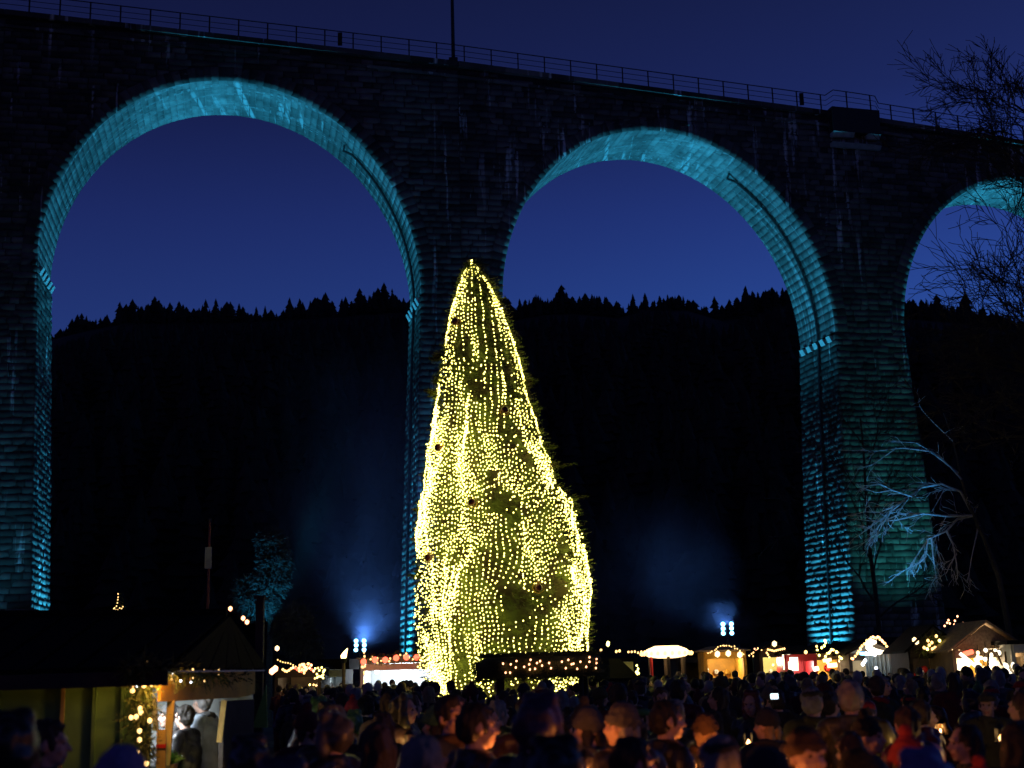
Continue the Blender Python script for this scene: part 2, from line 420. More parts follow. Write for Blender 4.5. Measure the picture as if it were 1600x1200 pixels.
for i in (-1, 0, 1, 2):
    B = bay(i); H = PITCH_B/2
    wb = MB(); sb = MB()
    ts = [PI*k/NT for k in range(NT+1)]
    for d, flip in ((0.0, 0), (VT, 1)):
        for k in range(NT):
            x0, z0 = apt(i, ts[k], .04); x1, z1 = apt(i, ts[k+1], .04)
            q = [B.p(x1, d, z1), B.p(x0, d, z0), B.p(x0, d, ztop(i, x0)-.1), B.p(x1, d, ztop(i, x1)-.1)]
            wb.add(q, [(0, 1, 2, 3) if not flip else (3, 2, 1, 0)])
        for sgn in (-1, 1):
            xa, xb = sorted((sgn*(AR+.04), sgn*(H+.03)))
            q = [B.p(xa, d, zs(i, sgn*AR)-.35), B.p(xb, d, zs(i, sgn*AR)-.35), B.p(xb, d, ztop(i, xb)-.1), B.p(xa, d, ztop(i, xa)-.1)]
            wb.add(q, [(0, 1, 2, 3) if not flip else (3, 2, 1, 0)])
    for k in range(NT):
        x0, z0 = apt(i, ts[k], .014); x1, z1 = apt(i, ts[k+1], .014)
        sb.add([B.p(x0, 0, z0), B.p(x1, 0, z1), B.p(x1, VT, z1), B.p(x0, VT, z0)], [(0, 1, 2, 3)])
    wall = vb(wb, 'spandrel_wall', M['mortar']); sof = vb(sb, 'vault', M['soffit'])
    if i >= -1:
        fr = []; L = 0; arc = []
        n = int(PI*(AR+ARZ)/2/.42)
        for k in range(n):
            t = PI*(k+.5)/n; x, z = apt(i, t); x2, z2 = apt(i, t+.01)
            T_ = (B.t*(x2-x)+Vector((0, 0, z2-z))).normalized(); N_ = T_.cross(B.n); N_ = N_ if N_.dot(B.p(0, 0, zs(i))-B.p(x, 0, z)) > 0 else -N_
            seg = math.hypot(x2-x, z2-z)/.01*PI/n
            for (d, w) in course(0, VT, random.uniform(.4, 1)):
                U_ = T_.cross(N_)*1.0; fr.append((B.p(x, d+w/2, z), -U_ if (U_.cross(T_)).dot(N_) < 0 else U_, T_, N_, w, seg))
        stones_joined('vault_masonry', fr, sof, True)
        # ring of voussoirs on the face
        fr = []
        for k in range(n):
            t = PI*(k+.5)/n; x, z = apt(i, t, .42); x2, z2 = apt(i, t+.01, .42)
            T_ = (B.t*(x2-x)+Vector((0, 0, z2-z))).normalized(); R_ = T_.cross(-B.n); R_ = -R_
            seg = math.hypot(x2-x, z2-z)/.01*PI/n
            U = R_; Vv = T_
            if U.cross(Vv).dot(-B.n) < 0: U = -U
            fr.append((B.p(x, -.05, z), U, Vv, -B.n, .84, seg*1.13))
        stones_joined('arch_ring', fr, wall, 'ring')
        fr = []; za = zs(i, AR)-.4; z = za
        while z < ztop(i, -H):
            zm = z+CH/2; iv = []
            def lim(sg, r=.78):
                x = sg*AR
                for _ in range(6):
                    q = (zm-zs(i)-VG*x)/(ARZ+r)
                    if q >= 1: return None
                    x = sg*((AR+r)*math.sqrt(1-q*q) if q > 0 else AR)
                return x
            a, b = lim(-1), lim(1)
            iv = [(-H, H)] if (a is None or b is None) else [(-H, a), (b, H)]
            for lo, hi in iv:
                for (x, w) in course(lo, hi, random.uniform(.4, 1)):
                    if zm+CH/2 < ztop(i, x+w/2)-.3: fr.append((B.p(x+w/2, 0, zm), B.t, Vector((0, 0, 1)), -B.n, w, CH))
            z += CH
        stones_joined('masonry', fr, wall)
    # coping, string course, deck
    cp = MB(); n = 18
    for k in range(n):
        l0 = -H+2*H*k/n+.008; l1 = -H+2*H*(k+1)/n-.008
        cp.hexa([B.p(l0, -.30, ztop(i, l0)-.30), B.p(l1, -.30, ztop(i, l1)-.30), B.p(l1, VT+.3, ztop(i, l1)-.30), B.p(l0, VT+.3, ztop(i, l0)-.30)],
                [B.p(l0, -.30, ztop(i, l0)), B.p(l1, -.30, ztop(i, l1)), B.p(l1, VT+.3, ztop(i, l1)), B.p(l0, VT+.3, ztop(i, l0))])
    vb(cp, 'coping', M['stone'])
    cp = MB(); n = 24
    for k in range(n):
        l0 = -H+2*H*k/n+.01; l1 = -H+2*H*(k+1)/n-.01
        cp.hexa([B.p(l0, -.14, ztop(i, l0)-.95), B.p(l1, -.14, ztop(i, l1)-.95), B.p(l1, .02, ztop(i, l1)-.95), B.p(l0, .02, ztop(i, l0)-.95)],
                [B.p(l0, -.17, ztop(i, l0)-.80), B.p(l1, -.17, ztop(i, l1)-.80), B.p(l1, .02, ztop(i, l1)-.80), B.p(l0, .02, ztop(i, l0)-.80)])
    vb(cp, 'string_course', M['stone'])
# platform bay over the right pier
def pulpit(i, half):
    Fp = pier_frame(i); zt = ZD+VG*(i+.5)*PITCH_B
    p = MB(); p.hexa([Fp.p(-half, -.50, zt-1.3), Fp.p(half, -.50, zt-1.3), Fp.p(half, -.02, zt-1.3), Fp.p(-half, -.02, zt-1.3)],
                     [Fp.p(-half, -.55, zt+.25), Fp.p(half, -.55, zt+.25), Fp.p(half, -.02, zt+.25), Fp.p(-half, -.02, zt+.25)])
    b = vb(p, 'refuge_platform', M['iron'])
    for (z, e, dd, x0, x1) in ((zt-1.56, .1, .42, -half, -half*.1), (zt-1.56, .1, .42, half*.45, half), (zt-2.2, .05, .36, -half-.05, half+.05)):
        q = MB(); q.hexa([Fp.p(x0, -dd+.15, z), Fp.p(x1, -dd+.15, z), Fp.p(x1, -.02, z), Fp.p(x0, -.02, z)],
                         [Fp.p(x0, -dd-e, z+.24), Fp.p(x1, -dd-e, z+.24), Fp.p(x1, -.02, z+.24), Fp.p(x0, -.02, z+.24)])
        q.build('ledge', M['palestone'], b)
    return Fp, zt
pulpit(1, 1.6)
# railing
rl = MB(); post = MB(); post.box(-.035, .035, -.035, .035, 0, 1.02)
pme = post.mesh('railing_post', M['iron'])
rail_o = None; rp = []
def deck_pt(s, d, dz):
    i = round(s/PITCH_B); l = s-i*PITCH_B; B = bay(i); dd = d; up = 0
    if abs(s-1.5*PITCH_B) < 1.62: dd = d-.30; up = .27
    return B.p(l, dd, ztop(i, l)+dz+up)
S0 = -PITCH_B*.9; S1 = PITCH_B*2.45
for dz, r in ((1.02, .03), (.68, .018), (.36, .018)):
    pts = []; s = S0
    while s < S1: pts.append(deck_pt(s, -.18, dz)); s += .4
    rl.tube(pts, r, 5)
rail_o = vb(rl, 'railing', M['iron'])
s = S0
while s < S1:
    p = deck_pt(s, -.18, 0); o = bpy.data.objects.new('railing_post', pme); COL.objects.link(o); o.parent = rail_o; o.location = p; s += 1.58
for s_ in (5.6, PITCH_B+9.0):
    q = MB(); p = deck_pt(s_, -.05, 0); q.box(-.12, .12, -.06, .06, .25, 1.0, Matrix.Translation(p)); q.build('cable_box', M['iron'], rail_o)
# drain pipes under the vaults and down the pier faces
for i, t0 in ((-1, .9), (0, .86), (1, 1.02), (2, .9)):
    B = bay(i); q = MB(); pts = []
    x, z = apt(i, t0+.05, -.10); pts.append(B.p(x-.1, 1.55, z+.05)); pts.append(B.p(x-.15, 1.75, z-.25))
    n = 26
    for k in range(n+1):
        t = t0*(1-k/n); x, z = apt(i, t, -.14); pts.append(B.p(x, 1.9, z))
    Fp = pier_frame(i); Zs = zs(i, AR); 
    for k in range(1, 9):
        z = Zs*(1-k/8); pts.append(Fp.p(-(PW/2+BAT*(Zs-z)+.14), 2.0, z+.05))
    q.tube(pts, .075, 6); vb(q, 'drain_pipe', M['iron'])
# catenary mast on the deck above the middle pier
Bm = pier_frame(0); zt = ZD+VG*PITCH_B*.5
mast = thing('catenary_mast', Bm.p(-.25, -.05, zt-.02), 'tall dark steel mast rising from the railway deck above the middle pier', 'mast')
q = MB(); q.tube([(0, 0, 0), (0, 0, 8)], [.11, .08], 8); q.build('pole', M['iron'], mast)
q = MB(); q.box(-.25, .25, -.2, .2, 0, .25); q.build('base_plate', M['iron'], mast)
q = MB(); q.tube([(0, 0, 6.8), (1.2, 2.2, 7.2)], .04, 6); q.tube([(0, 0, 7.6), (1.2, 2.2, 7.2)], .025, 6); q.build('arm', M['iron'], mast)

# ------------------------------------------------------------------ floodlights at the pier feet
def spot(name, loc, target, col, power, angle, parent, blend=.6, radius=.25):
    d = bpy.data.lights.new(name, 'SPOT'); d.energy = power; d.color = col; d.spot_size = angle; d.spot_blend = blend; d.shadow_soft_size = radius
    o = bpy.data.objects.new(name, d); COL.objects.link(o)
    v = Vector(target)-Vector(loc); o.rotation_euler = v.to_track_quat('-Z', 'Y').to_euler(); o.location = loc
    return o
CY = (.04, .54, .96)
def ground_flood(loc, target, power, angle, label, col=CY, mat='lamp_c', **kw):
    t = thing('floodlight', loc, label, 'floodlight', 'floodlights at the pier feet')
    v = (Vector(target)-Vector(loc)).normalized(); R = v.to_track_quat('Z', 'Y').to_matrix().to_4x4()
    q = MB(); q.box(-.28, .28, -.22, .22, -.12, .10, R @ Matrix.Translation((0, 0, .35)), .0); q.build('housing', M['iron'], t)
    q = MB(); q.box(-.24, .24, -.18, .18, .104, .115, R @ Matrix.Translation((0, 0, .35))); q.build('lens', M[mat], t)
    q = MB(); q.box(-.3, .3, -.2, .2, 0, .04); q.tube([(-.3, 0, .02), (-.3, 0, .4)], .02); q.tube([(.3, 0, .02), (.3, 0, .4)], .02); q.build('bracket', M['iron'], t)
    spot('flood_beam', Vector(loc)+v*.65, target, col, power, angle, t, **kw); return t
names = {-1: 'left', 0: 'middle', 1: 'right', 2: 'far right'}
for i in (-1, 0, 1, 2):
    Fp = pier_frame(i); 
    for sg, bi in ((1, i+1), (-1, i)):
        if bi > 2 or bi < 0: continue
        Zs = zs(bi, -sg*AR); w = PW/2+BAT*Zs
        loc = Fp.p(sg*(w+1.25), 2.3, 0); ld = 'right' if sg > 0 else 'left'
        # one beam crosses to the far haunch of the vault, a weaker one grazes the pier itself
        Bf = bay(bi); x_, z_ = apt(bi, PI*.30 if sg > 0 else PI*.70); tgt = Bf.p(x_, 2.3, z_-1)
        t_ = ground_flood(loc, tgt, 28000, math.radians(44), f'low floodlight at the {ld} foot of the {names[i]} pier, shining up', blend=.7)
        spot('flood_beam', loc+Vector((0, 0, .5)), Fp.p(sg*(w*.3+1.2), 2.3, 12), CY, 11000, math.radians(84), t_, .8)
for i in (-1, 0, 1):
    Fp = pier_frame(i)
    loc = Fp.p(1.2 if i < 1 else -.5, -9, 0)
    ground_flood(loc, Fp.p(0, 0, 11.5), {-1: 2300, 0: 5200, 1: 3900}[i], math.radians(48), f'low floodlight on the ground in front of the {names[i]} pier, washing its face', col=(.05, .45, .8) if i < 1 else (.06, .7, .75), blend=1)

# tall blue floodlight stands seen in the picture
def flood_stand(px, py, Y, label, targets, power):
    p = W(px, py, Y); t = thing('floodlight_stand', (p.x, p.y, 0), label, 'floodlight', 'blue floodlight stands')
    h = p.z
    q = MB(); q.tube([(0, 0, 0), (0, 0, h-.25)], .05, 8); q.build('pole', M['iron'], t)
    q = MB(); q.tube([(-.36, 0, h-.28), (.36, 0, h-.28)], .03, 6)
    for sx in (-.17, .17): q.tube([(sx, .06, h-.30), (sx, .06, h+.28)], .02, 6)
    q.build('crossbar', M['iron'], t)
    for sx in (-.17, .17):
        for k, sz in enumerate((-.14, .05, .23)):
            q = MB(); q.tube([(sx, .05, h+sz), (sx, -.06, h+sz)], [.06, .092], 10); hd = q.build('lamp_head', M['iron'], t)
            q = MB(); q.ball((sx+random.uniform(-.01, .01), -.065, h+sz), (.085, .03, .08), 10, 6); q.build('lens', M['lamp_b'], hd)
    for tg in targets: spot('flood_beam', (p.x, p.y+.2, h+.1), tg, (.10, .30, 1.0), power, math.radians(95), t, .9)
P0 = pier_frame(0)
flood_stand(563, 1010, 57, 'bright blue-white floodlight cluster on a pole left of the illuminated tree, beside the white stall', [P0.p(0, 0, 17)], 1700)
flood_stand(1136, 984, 55, 'bright blue-white floodlight cluster on a pole right of the illuminated tree, above the gold stall', [pier_frame(0).p(6, 0, 20)], 1200)
# ================================================================== ILLUMINATED FIR
YT = 32.
TT = [(408, 737, 738), (425, 726, 750), (450, 717, 768), (475, 708, 779), (500, 701, 788), (540, 694, 804), (590, 686, 817), (640, 680, 829), (700, 669, 847), (722, 668, 856), (765, 662, 868), (785, 656, 893),
      (830, 652, 905), (880, 654, 914), (930, 650, 921), (980, 652, 918), (1030, 656, 917), (1060, 664, 914), (1095, 684, 908), (1135, 700, 900)]
tz = []; tcx = []; tr = []
for (y, L, R) in TT:
    a, b = W(L, y, YT), W(R, y, YT); tz.append((a.z+b.z)/2); tcx.append((a.x+b.x)/2); tr.append((b.x-a.x)/2)
tz, tcx, tr = [np.array(q[::-1]) for q in (tz, tcx, tr)]
ZT0, ZT1 = float(tz[0]), float(tz[-1])
def tree_r(th, z):
    r = float(np.interp(z, tz, tr)); c = float(np.interp(z, tz, tcx))
    n = mnoise.noise(Vector((math.cos(th)*1.6, math.sin(th)*1.6, z*.55)))
    r2 = r*(1+.20*n*abs(math.sin(th))) + .05*mnoise.noise(Vector((z*1.7, math.cos(th)*2, 3+math.sin(th)*2))) + .035*mnoise.noise(Vector((z*5, math.cos(th)*3, 8)))
    return c, max(.02, r2)
def tpt(th, z, k=1.0):
    c, r = tree_r(th, z); return Vector((c+r*k*math.cos(th), YT-r*k*.92*math.sin(th), z))
base = Vector((float(tcx[0]), YT, 0))
fir = thing('fir_tree', base, 'tall slender fir tree covered from top to bottom in strings of warm lights', 'tree')
q = MB(); q.tube([(0, 0, 0), (0, 0, 1.6), (float(tcx[-1])-base.x, 0, ZT1-.3)], [.24, .2, .03], 10); q.build('trunk', M['bark'], fir)
# crown: rough inner mass and many needle sprays
VV = []; FF = []; o = 0
nz_, nth = 70, 56
for j in range(nz_+1):
    z = ZT0+(ZT1-ZT0)*j/nz_
    for k in range(nth):
        th = 2*PI*k/nth; VV.append(tpt(th, z, .66+.20*random.random()))
for j in range(nz_):
    for k in range(nth):
        a = j*nth+k; b = j*nth+(k+1) % nth; FF += [(a, b, b+nth), (a, b+nth, a+nth)]
def spray(p, d, L, n, VV, FF, wid=.10):
    d = d.normalized(); s1 = d.cross(Vector((0, 0, 1)))
    if s1.length < .1: s1 = Vector((1, 0, 0))
    s1.normalize(); s2 = s1.cross(d)
    for i in range(n):
        t = i/n; a = random.choice((-1, 1))*random.uniform(.5, 1.1); b = random.uniform(-.35, .35)
        dd = (d*math.cos(a)+s1*math.sin(a)+s2*b).normalized(); o = len(VV); q = p+d*L*t; l = L*(.55-.35*t)
        w = dd.cross(d); w = w.normalized()*l*wid if w.length > 1e-3 else s2*l*wid
        VV.append(q-w); VV.append(q+w); VV.append(q+dd*l); FF.append((o, o+1, o+2))
    o = len(VV); VV.append(p-s1*L*.06); VV.append(p+s1*L*.06); VV.append(p+d*L); FF.append((o, o+1, o+2))
for i in range(12500):
    z = ZT0+(ZT1-ZT0)*(random.random()**1.35); th = random.uniform(0, 2*PI)
    p = tpt(th, z, random.uniform(.68, .95)); out = Vector((math.cos(th), -math.sin(th)*.92, random.uniform(-.7, .3)))
    spray(p, out+Vector((random.uniform(-.5, .5), random.uniform(-.5, .5), 0)), random.uniform(.12, .26), 5, VV, FF)
for i in range(2600):                      # loose shoots standing out of the nets, more of them on the right
    z = ZT0+(ZT1-ZT0)*(random.random()**1.2); th = random.choice((random.uniform(-1.0, .35), random.uniform(-1.0, .35), random.uniform(2.9, 4.0)))
    spray(tpt(th, z, random.uniform(.92, 1.0)), Vector((math.cos(th), -math.sin(th)*.6, random.uniform(-.2, .5))), random.uniform(.14, .34) if math.cos(th) > 0 else random.uniform(.1, .2), 5, VV, FF)
VV = np.array([tuple(v) for v in VV]); VV[:, 0] -= base.x; VV[:, 1] -= base.y
link('crown', fast_mesh('crown', VV, np.array(FF), M['litfir']), fir)
# free branches reaching out past the nets
BR = [(700, 852, .35), (725, 880, .7), (742, 905, .5), (778, 925, .6), (800, 905, .45), (820, 925, .5), (858, 935, .5), (885, 945, .45), (905, 930, .35), (640, 835, .25), (600, 822, .25), (560, 812, .2), (520, 800, .18), (470, 785, .15), (668, 842, .25), (940, 940, .3),
      (560, 684, -.2), (620, 676, -.25), (690, 662, -.25), (740, 655, -.3), (800, 645, -.3), (850, 645, -.25), (900, 642, -.3), (590, 682, -.2), (500, 696, -.15)]
for (py, px, L) in BR:
    z = W(px, py, YT).z; sg = 1 if L > 0 else -1; th = (0 if sg > 0 else PI)+random.uniform(-.9, .1)*sg
    p = tpt(th, z, .85); d = Vector((math.cos(th), -math.sin(th), random.uniform(-.02, .30))).normalized(); Ln = abs(L)+.25
    q = MB(); q.tube([p-base, p+d*Ln*.6-base, p+d*Ln+Vector((0, 0, .04))-base], [.02, .012, .004], 4)
    v2 = []; f2 = []
    for k in range(34):
        t = k/34; a = random.choice((-1, 1))*random.uniform(.6, 1.0); s1 = d.cross(Vector((0, 0, 1))).normalized()
        dd = (d*math.cos(a)+s1*math.sin(a)*.5+Vector((0, 0, random.uniform(-.5, .45)))).normalized()
        spray(p-base+d*Ln*t, dd, .30*(1.2-t), 9, v2, f2, .14)
    q.add(v2, f2); q.build('branch', M['litfir'], fir)
# strings of lights
net = thing('light_net', base, 'dense strings of warm yellow lights draped over the tall fir', 'string lights')
pts = []; NS = 156
def wob(a, b, s=0): return mnoise.noise(Vector((a, b, s)))
for k in range(NS):
    th0 = 2*PI*k/NS
    zt = ZT1
    if k % 2: zt = ZT1-4.6+random.uniform(-.3, .3)
    elif k % 4: zt = ZT1-2.6+random.uniform(-.3, .3)
    elif k % 8: zt = ZT1-1.1
    z = zt; ph = random.uniform(0, 9)
    bottom = ZT0 + max(0, .35*wob(th0*2, 3.3)) + (0 if k % 3 else .2)
    while z > bottom:
        tw = .42*wob(math.cos(th0)*1.3, math.sin(th0)*1.3+5, z*.33) + .13*wob(math.cos(th0)*3.1, math.sin(th0)*3.1, z*1.1+9)
        th = th0+tw
        gap = wob(math.cos(th)*2.1+7, math.sin(th)*2.1, z*.75)+.35*wob(math.cos(th)*6, z*2.2, math.sin(th)*6)
        edge_ = abs(math.cos(th)) > .93 and wob(z*.8, math.cos(th)*3, 2.2) < .22
        if (gap > -.31 or random.random() < .22) and not (edge_ and random.random() < .78):
            p = tpt(th, z, 1.0+.02*random.random())+Vector((random.gauss(0, .010), random.gauss(0, .02), random.gauss(0, .012)))
            pts.append(p)
        z -= random.uniform(.085, .115) if random.random() < .88 else .055
def bundle(th0, z1, z0, n=4, slant=0, step=.055, wd_=.05):
    for j in range(n):
        z = z1-random.random()*.1
        while z > z0:
            t = (z1-z)/(z1-z0); c, r = tree_r(th0, z)
            th = th0+slant*t+(j-n/2)*wd_/max(r, .25)+.05*wob(z*1.3, j*.7, th0)
            pts.append(tpt(th, z, 1.01)+Vector((random.gauss(0, .008), -.01, 0))); z -= step*random.uniform(.8, 1.3)
zy = lambda y: W(780, y, YT).z
bundle(2.95, zy(600), zy(680), 4); bundle(2.80, zy(655), zy(800), 3, 0, .07); bundle(3.0, zy(700), zy(860), 2); bundle(2.72, zy(640), zy(700), 4, .1, .07)
bundle(2.9, zy(420), zy(540), 2); bundle(.25, zy(430), zy(540), 2, -.1, .08); bundle(.3, zy(520), zy(680), 3, -.1, .07); bundle(.12, zy(860), zy(1045), 5); bundle(.35, zy(690), zy(760), 2, -.25, .08)
bundle(2.15, zy(890), zy(1085), 5, .1, .065, .06); bundle(2.45, zy(940), zy(1090), 4, -.1, .07, .07); bundle(1.1, zy(590), zy(650), 2, .1, .09, .08); bundle(1.25, zy(800), zy(930), 1, .1, .08)
bundle(.6, zy(780), zy(990), 2, -.1, .09, .09); bundle(2.3, zy(640), zy(740), 2, .25, .085, .09); bundle(2.5, zy(1000), zy(1095), 6, 0, .06, .06); bundle(.95, zy(640), zy(690), 1, -.3, .07)
bundle(2.6, zy(740), zy(870), 2, .1, .10, .085); bundle(.75, zy(700), zy(770), 5, -.2, .10, .10); bundle(1.9, zy(990), zy(1090), 4, 0, .08, .10); bundle(2.75, zy(420), zy(500), 4, 0, .09, .08); bundle(.4, zy(430), zy(520), 3, 0, .09, .08)
def ico(): 
    b = bmesh.new(); bmesh.ops.create_icosphere(b, subdivisions=1, radius=1); v = np.array([x.co[:] for x in b.verts]); f = np.array([[q.index for q in p.verts] for p in b.faces]); b.free(); return v, f
IV, IF = ico(); IV[:, 2] *= 1.15
P = np.array([tuple(p-base) for p in pts]); order = np.argsort(P[:, 1]+.15*rng.random(len(P)))
BRAD = .0168
bme = fast_mesh('bulb', IV*BRAD, IF, M['bulb'])
for i in order[:300]:
    b = bpy.data.objects.new('bulb', bme); COL.objects.link(b); b.parent = net; b.location = P[i]
rest = order[300:]
V_ = (IV[None]*(BRAD*rng.uniform(.65, 1.25, (len(rest), 1, 1)))+P[rest][:, None]).reshape(-1, 3); F_ = (IF[None]+np.arange(len(rest))[:, None, None]*len(IV)).reshape(-1, 3)
link('bulb_mass', fast_mesh('bulb_mass', V_, F_, M['bulb']), net, 'stuff')
print('tree bulbs', len(pts))
for n_, (px, py) in enumerate([(715, 512), (787, 655), (691, 708), (738, 798), (677, 878), (847, 925)]):
    p = W(px, py, YT); c, r = tree_r(1.5, p.z); dx = max(-.97, min(.97, (p.x-c)/r)); th = math.acos(dx); p = tpt(th, p.z, 1.04)
    t = thing('bauble', p, ['dark round bauble near the top left edge of the lit fir', 'dark round bauble on the right side of the lit fir, half way up', 'dark round bauble on the bright left edge of the lit fir', 'dark bauble ringed by reflected light in the middle of the lit fir', 'dark round bauble low on the left edge of the lit fir', 'dark bauble ringed by reflected light low on the right of the lit fir'][n_], 'bauble', 'baubles on the lit fir')
    q = MB(); q.ball((0, -.02, 0), .095, 14, 10); q.build('ball', M['redball'], t, smooth=True)
    q = MB(); q.tube([(0, -.02, .095), (0, -.02, .135)], .02, 8); q.build('cap', M['gold'], t)
    q = MB(); q.tube([(.125*math.cos(a), -.05, .125*math.sin(a)) for a in [2*PI*k/20 for k in range(21)]], .010, 5); q.build('ring', M['gold'], t)  # gold hoop stands in for the ring of light reflected in the ball

# ================================================================== GARLANDS / STRING LIGHTS helpers
bulb_cache = {}
def bulb_mesh(mat, r):
    k = (mat, round(r, 4))
    if k not in bulb_cache: bulb_cache[k] = fast_mesh('bulb', IV*r, IF, M[mat])
    return bulb_cache[k]
def lights(path, n, mat, r, label, group=None, jitter=.0, sag=0, name='string_lights', cat='string lights', cable=True, explicit=None):
    path = [Vector(p) for p in path]; o = path[0].copy()
    t = thing(name, o, label, cat, group)
    seg = [(path[i+1]-path[i]).length for i in range(len(path)-1)]; tot = sum(seg) or 1
    def at(s):
        s *= tot
        for i, L in enumerate(seg):
            if s <= L or i == len(seg)-1: k = s/max(L, 1e-6); return path[i].lerp(path[i+1], k)+Vector((0, 0, -sag*4*k*(1-k)))
            s -= L
    P = explicit if explicit else [at((k+.5)/n)+Vector([random.gauss(0, jitter) for _ in range(3)]) for k in range(n)]
    P = [Vector(p) for p in P]
    for p in P: b = bpy.data.objects.new('bulb', bulb_mesh(mat if isinstance(mat, str) else random.choice(mat), r)); COL.objects.link(b); b.parent = t; b.location = p-o
    if cable:
        q = MB(); q.tube([at(k/24)-o for k in range(25)] if not explicit else [p-o for p in P], .006, 4); q.build('cable', M['iron'], t)
    return t
def greenery(path, thick, n, label, name='fir_garland', cat='garland', mat='fir', parent=None, L=.14):
    path = [Vector(p) for p in path]; o = path[0].copy() if parent is None else Vector((0, 0, 0))
    q = MB(); q.tube([p-o for p in path], .02, 5); v2 = []; f2 = []
    for k in range(n):
        s = random.random()*(len(path)-1); i = int(s); p = path[i].lerp(path[i+1], s-i)
        d = Vector([random.gauss(0, 1) for _ in range(3)]).normalized(); spray(p-o+d*thick*random.random(), d+Vector((0, 0, -.3)), L, 4, v2, f2, .12)
    q.add(v2, f2); ob = q.build(name, M[mat], parent)
    if parent is None: ob.location = o; tag(ob, label, cat)
    return ob

# ================================================================== LEFT HUT
def H(px, Y): return G(px, Y).x
hut = thing('market_hut', (H(232, 12.5), 12.5, 0), 'large dark wooden market hut in the left foreground with green-lit wall panels', 'market hut')
ho = hut.location.copy()
c0 = Vector((H(232, 12.5), 12.5, 0)); c1 = Vector((H(398, 15.0), 15.0, 0)); far = Vector((-9.2, 12.35, 0))
def wallbox(a, b, z0, z1, th=.06):
    a, b = Vector(a), Vector(b); d = (b-a).normalized(); n = Vector((-d.y, d.x, 0))*th
    return [a+Vector((0, 0, z0)), b+Vector((0, 0, z0)), b+n+Vector((0, 0, z0)), a+n+Vector((0, 0, z0))], [a+Vector((0, 0, z1)), b+Vector((0, 0, z1)), b+n+Vector((0, 0, z1)), a+n+Vector((0, 0, z1))]
def hx(b, t, name, mat, parent, off):
    q = MB(); q.hexa([v-off for v in b], [v-off for v in t]); return q.build(name, M[mat], parent)
edges = [-60, 4, 103, 152, 196, 231]
for i in range(len(edges)-1):
    a = Vector((H(edges[i]+1.2, 12.5), 12.46, 0)); b = Vector((H(edges[i+1]-1.2, 12.5), 12.5, 0)); hx(*wallbox(a, b, .05, 2.06), 'wall_panel', 'panel', hut, ho)
for e_ in edges[1:]:
    x = H(e_, 12.5); q = MB(); q.box(x-.016, x+.016, 12.44, 12.62, 0, 2.06, Matrix.Translation(-ho)); q.build('batten', M['yellowwood'] if e_ == 103 else M['panel'], hut)
hx(*wallbox(far, (H(-60, 12.5), 12.4, 0), .05, 2.06), 'wall_panel', 'panel', hut, ho)
hx(*wallbox((-9.2, 15.3, 0), (-9.2, 12.45, 0), 0, 2.06), 'end_wall', 'darkwood', hut, ho)
hx(*wallbox((c1.x-.05, 15.2, 0), (-9.2, 15.3, 0), 0, 2.06), 'back_wall', 'greycloth', hut, ho)
sd = (c1-c0).normalized()
cA, cB = c0+sd*.12, c0+sd*2.45
hx(*wallbox(c0+sd*.05, c1, 0, .95, .07), 'counter_front', 'darkwood', hut, ho)
hx(*wallbox(c0+sd*1.72, c1, .96, 1.72, .05), 'side_panel', 'darkwood', hut, ho)
q = MB(); a = c0+sd*.05+Vector((.14, -.02, 0)); b = c0+sd*1.9+Vector((.14, 0, 0))
q.hexa([a+Vector((0, 0, .96))-ho, b+Vector((0, 0, .96))-ho, b+Vector((-.5, 0, .96))-ho, a+Vector((-.5, 0, .96))-ho], [a+Vector((0, 0, 1.0))-ho, b+Vector((0, 0, 1.0))-ho, b+Vector((-.5, 0, 1.0))-ho, a+Vector((-.5, 0, 1.0))-ho]); q.build('counter_top', M['yellowwood'], hut)
# curved gold valance over the opening
q = MB(); n = 14; off = Vector((.10, -.03, 0))
va, vb_ = c0+sd*.06+off, Vector((H(396, 15.0)+.02, 15.0, 0))
for k in range(n):
    t0, t1 = k/n, (k+1)/n; p0, p1 = va.lerp(vb_, t0)-ho, va.lerp(vb_, t1)-ho
    def zb(t): return 1.75+.10*(max(0, (abs(t-.45)-.35))/.55)**2*2.2
    th = Vector((-.03, 0, 0)); e3 = Vector((0, 0, 1))
    q.hexa([p0+e3*zb(t0), p1+e3*zb(t1), p1+th+e3*zb(t1), p0+th+e3*zb(t0)], [p0+e3*2.02, p1+e3*2.02, p1+th+e3*2.02, p0+th+e3*2.02])
q.build('valance', M['gold'], hut)
# roof: hipped, boards across
RA, RB_, RC, RD = Vector((-9.6, 12.0, 2.02)), Vector((H(262, 12.05), 12.05, 2.04)), Vector((H(414, 15.5), 15.5, 2.05)), Vector((-9.6, 15.6, 2.02))
R0, R1 = Vector((-9.6, 13.9, 2.70)), W(354, 964, 13.95)
def roofplane(a, b, c, d, nb, name='roof_board'):     # a-b low edge, d-c high edge ; boards run up the slope
    for k in range(nb):
        g_ = .004; t0, t1 = k/nb+g_, (k+1)/nb-g_
        p = [a.lerp(b, t0), a.lerp(b, t1), d.lerp(c, t1), d.lerp(c, t0)]; nrm = (p[1]-p[0]).cross(p[3]-p[0])
        nrm = nrm.normalized()*.035 if nrm.length > 1e-6 else Vector((0, 0, .03)); dz = Vector((0, 0, random.uniform(0, .006)))
        hx([v+dz for v in p], [v+nrm+dz for v in p], name, 'roof', hut, ho)
roofplane(RA, RB_, R1, R0, 16); roofplane(RB_, RC, R1+Vector((0, .02, 0)), R1, 6); roofplane(RC, RD, R0, R1, 6)
q = MB(); q.tube([R0+Vector((0, 0, .04))-ho, R1+Vector((0, 0, .04))-ho], .05, 6); q.build('ridge_cap', M['roof'], hut)
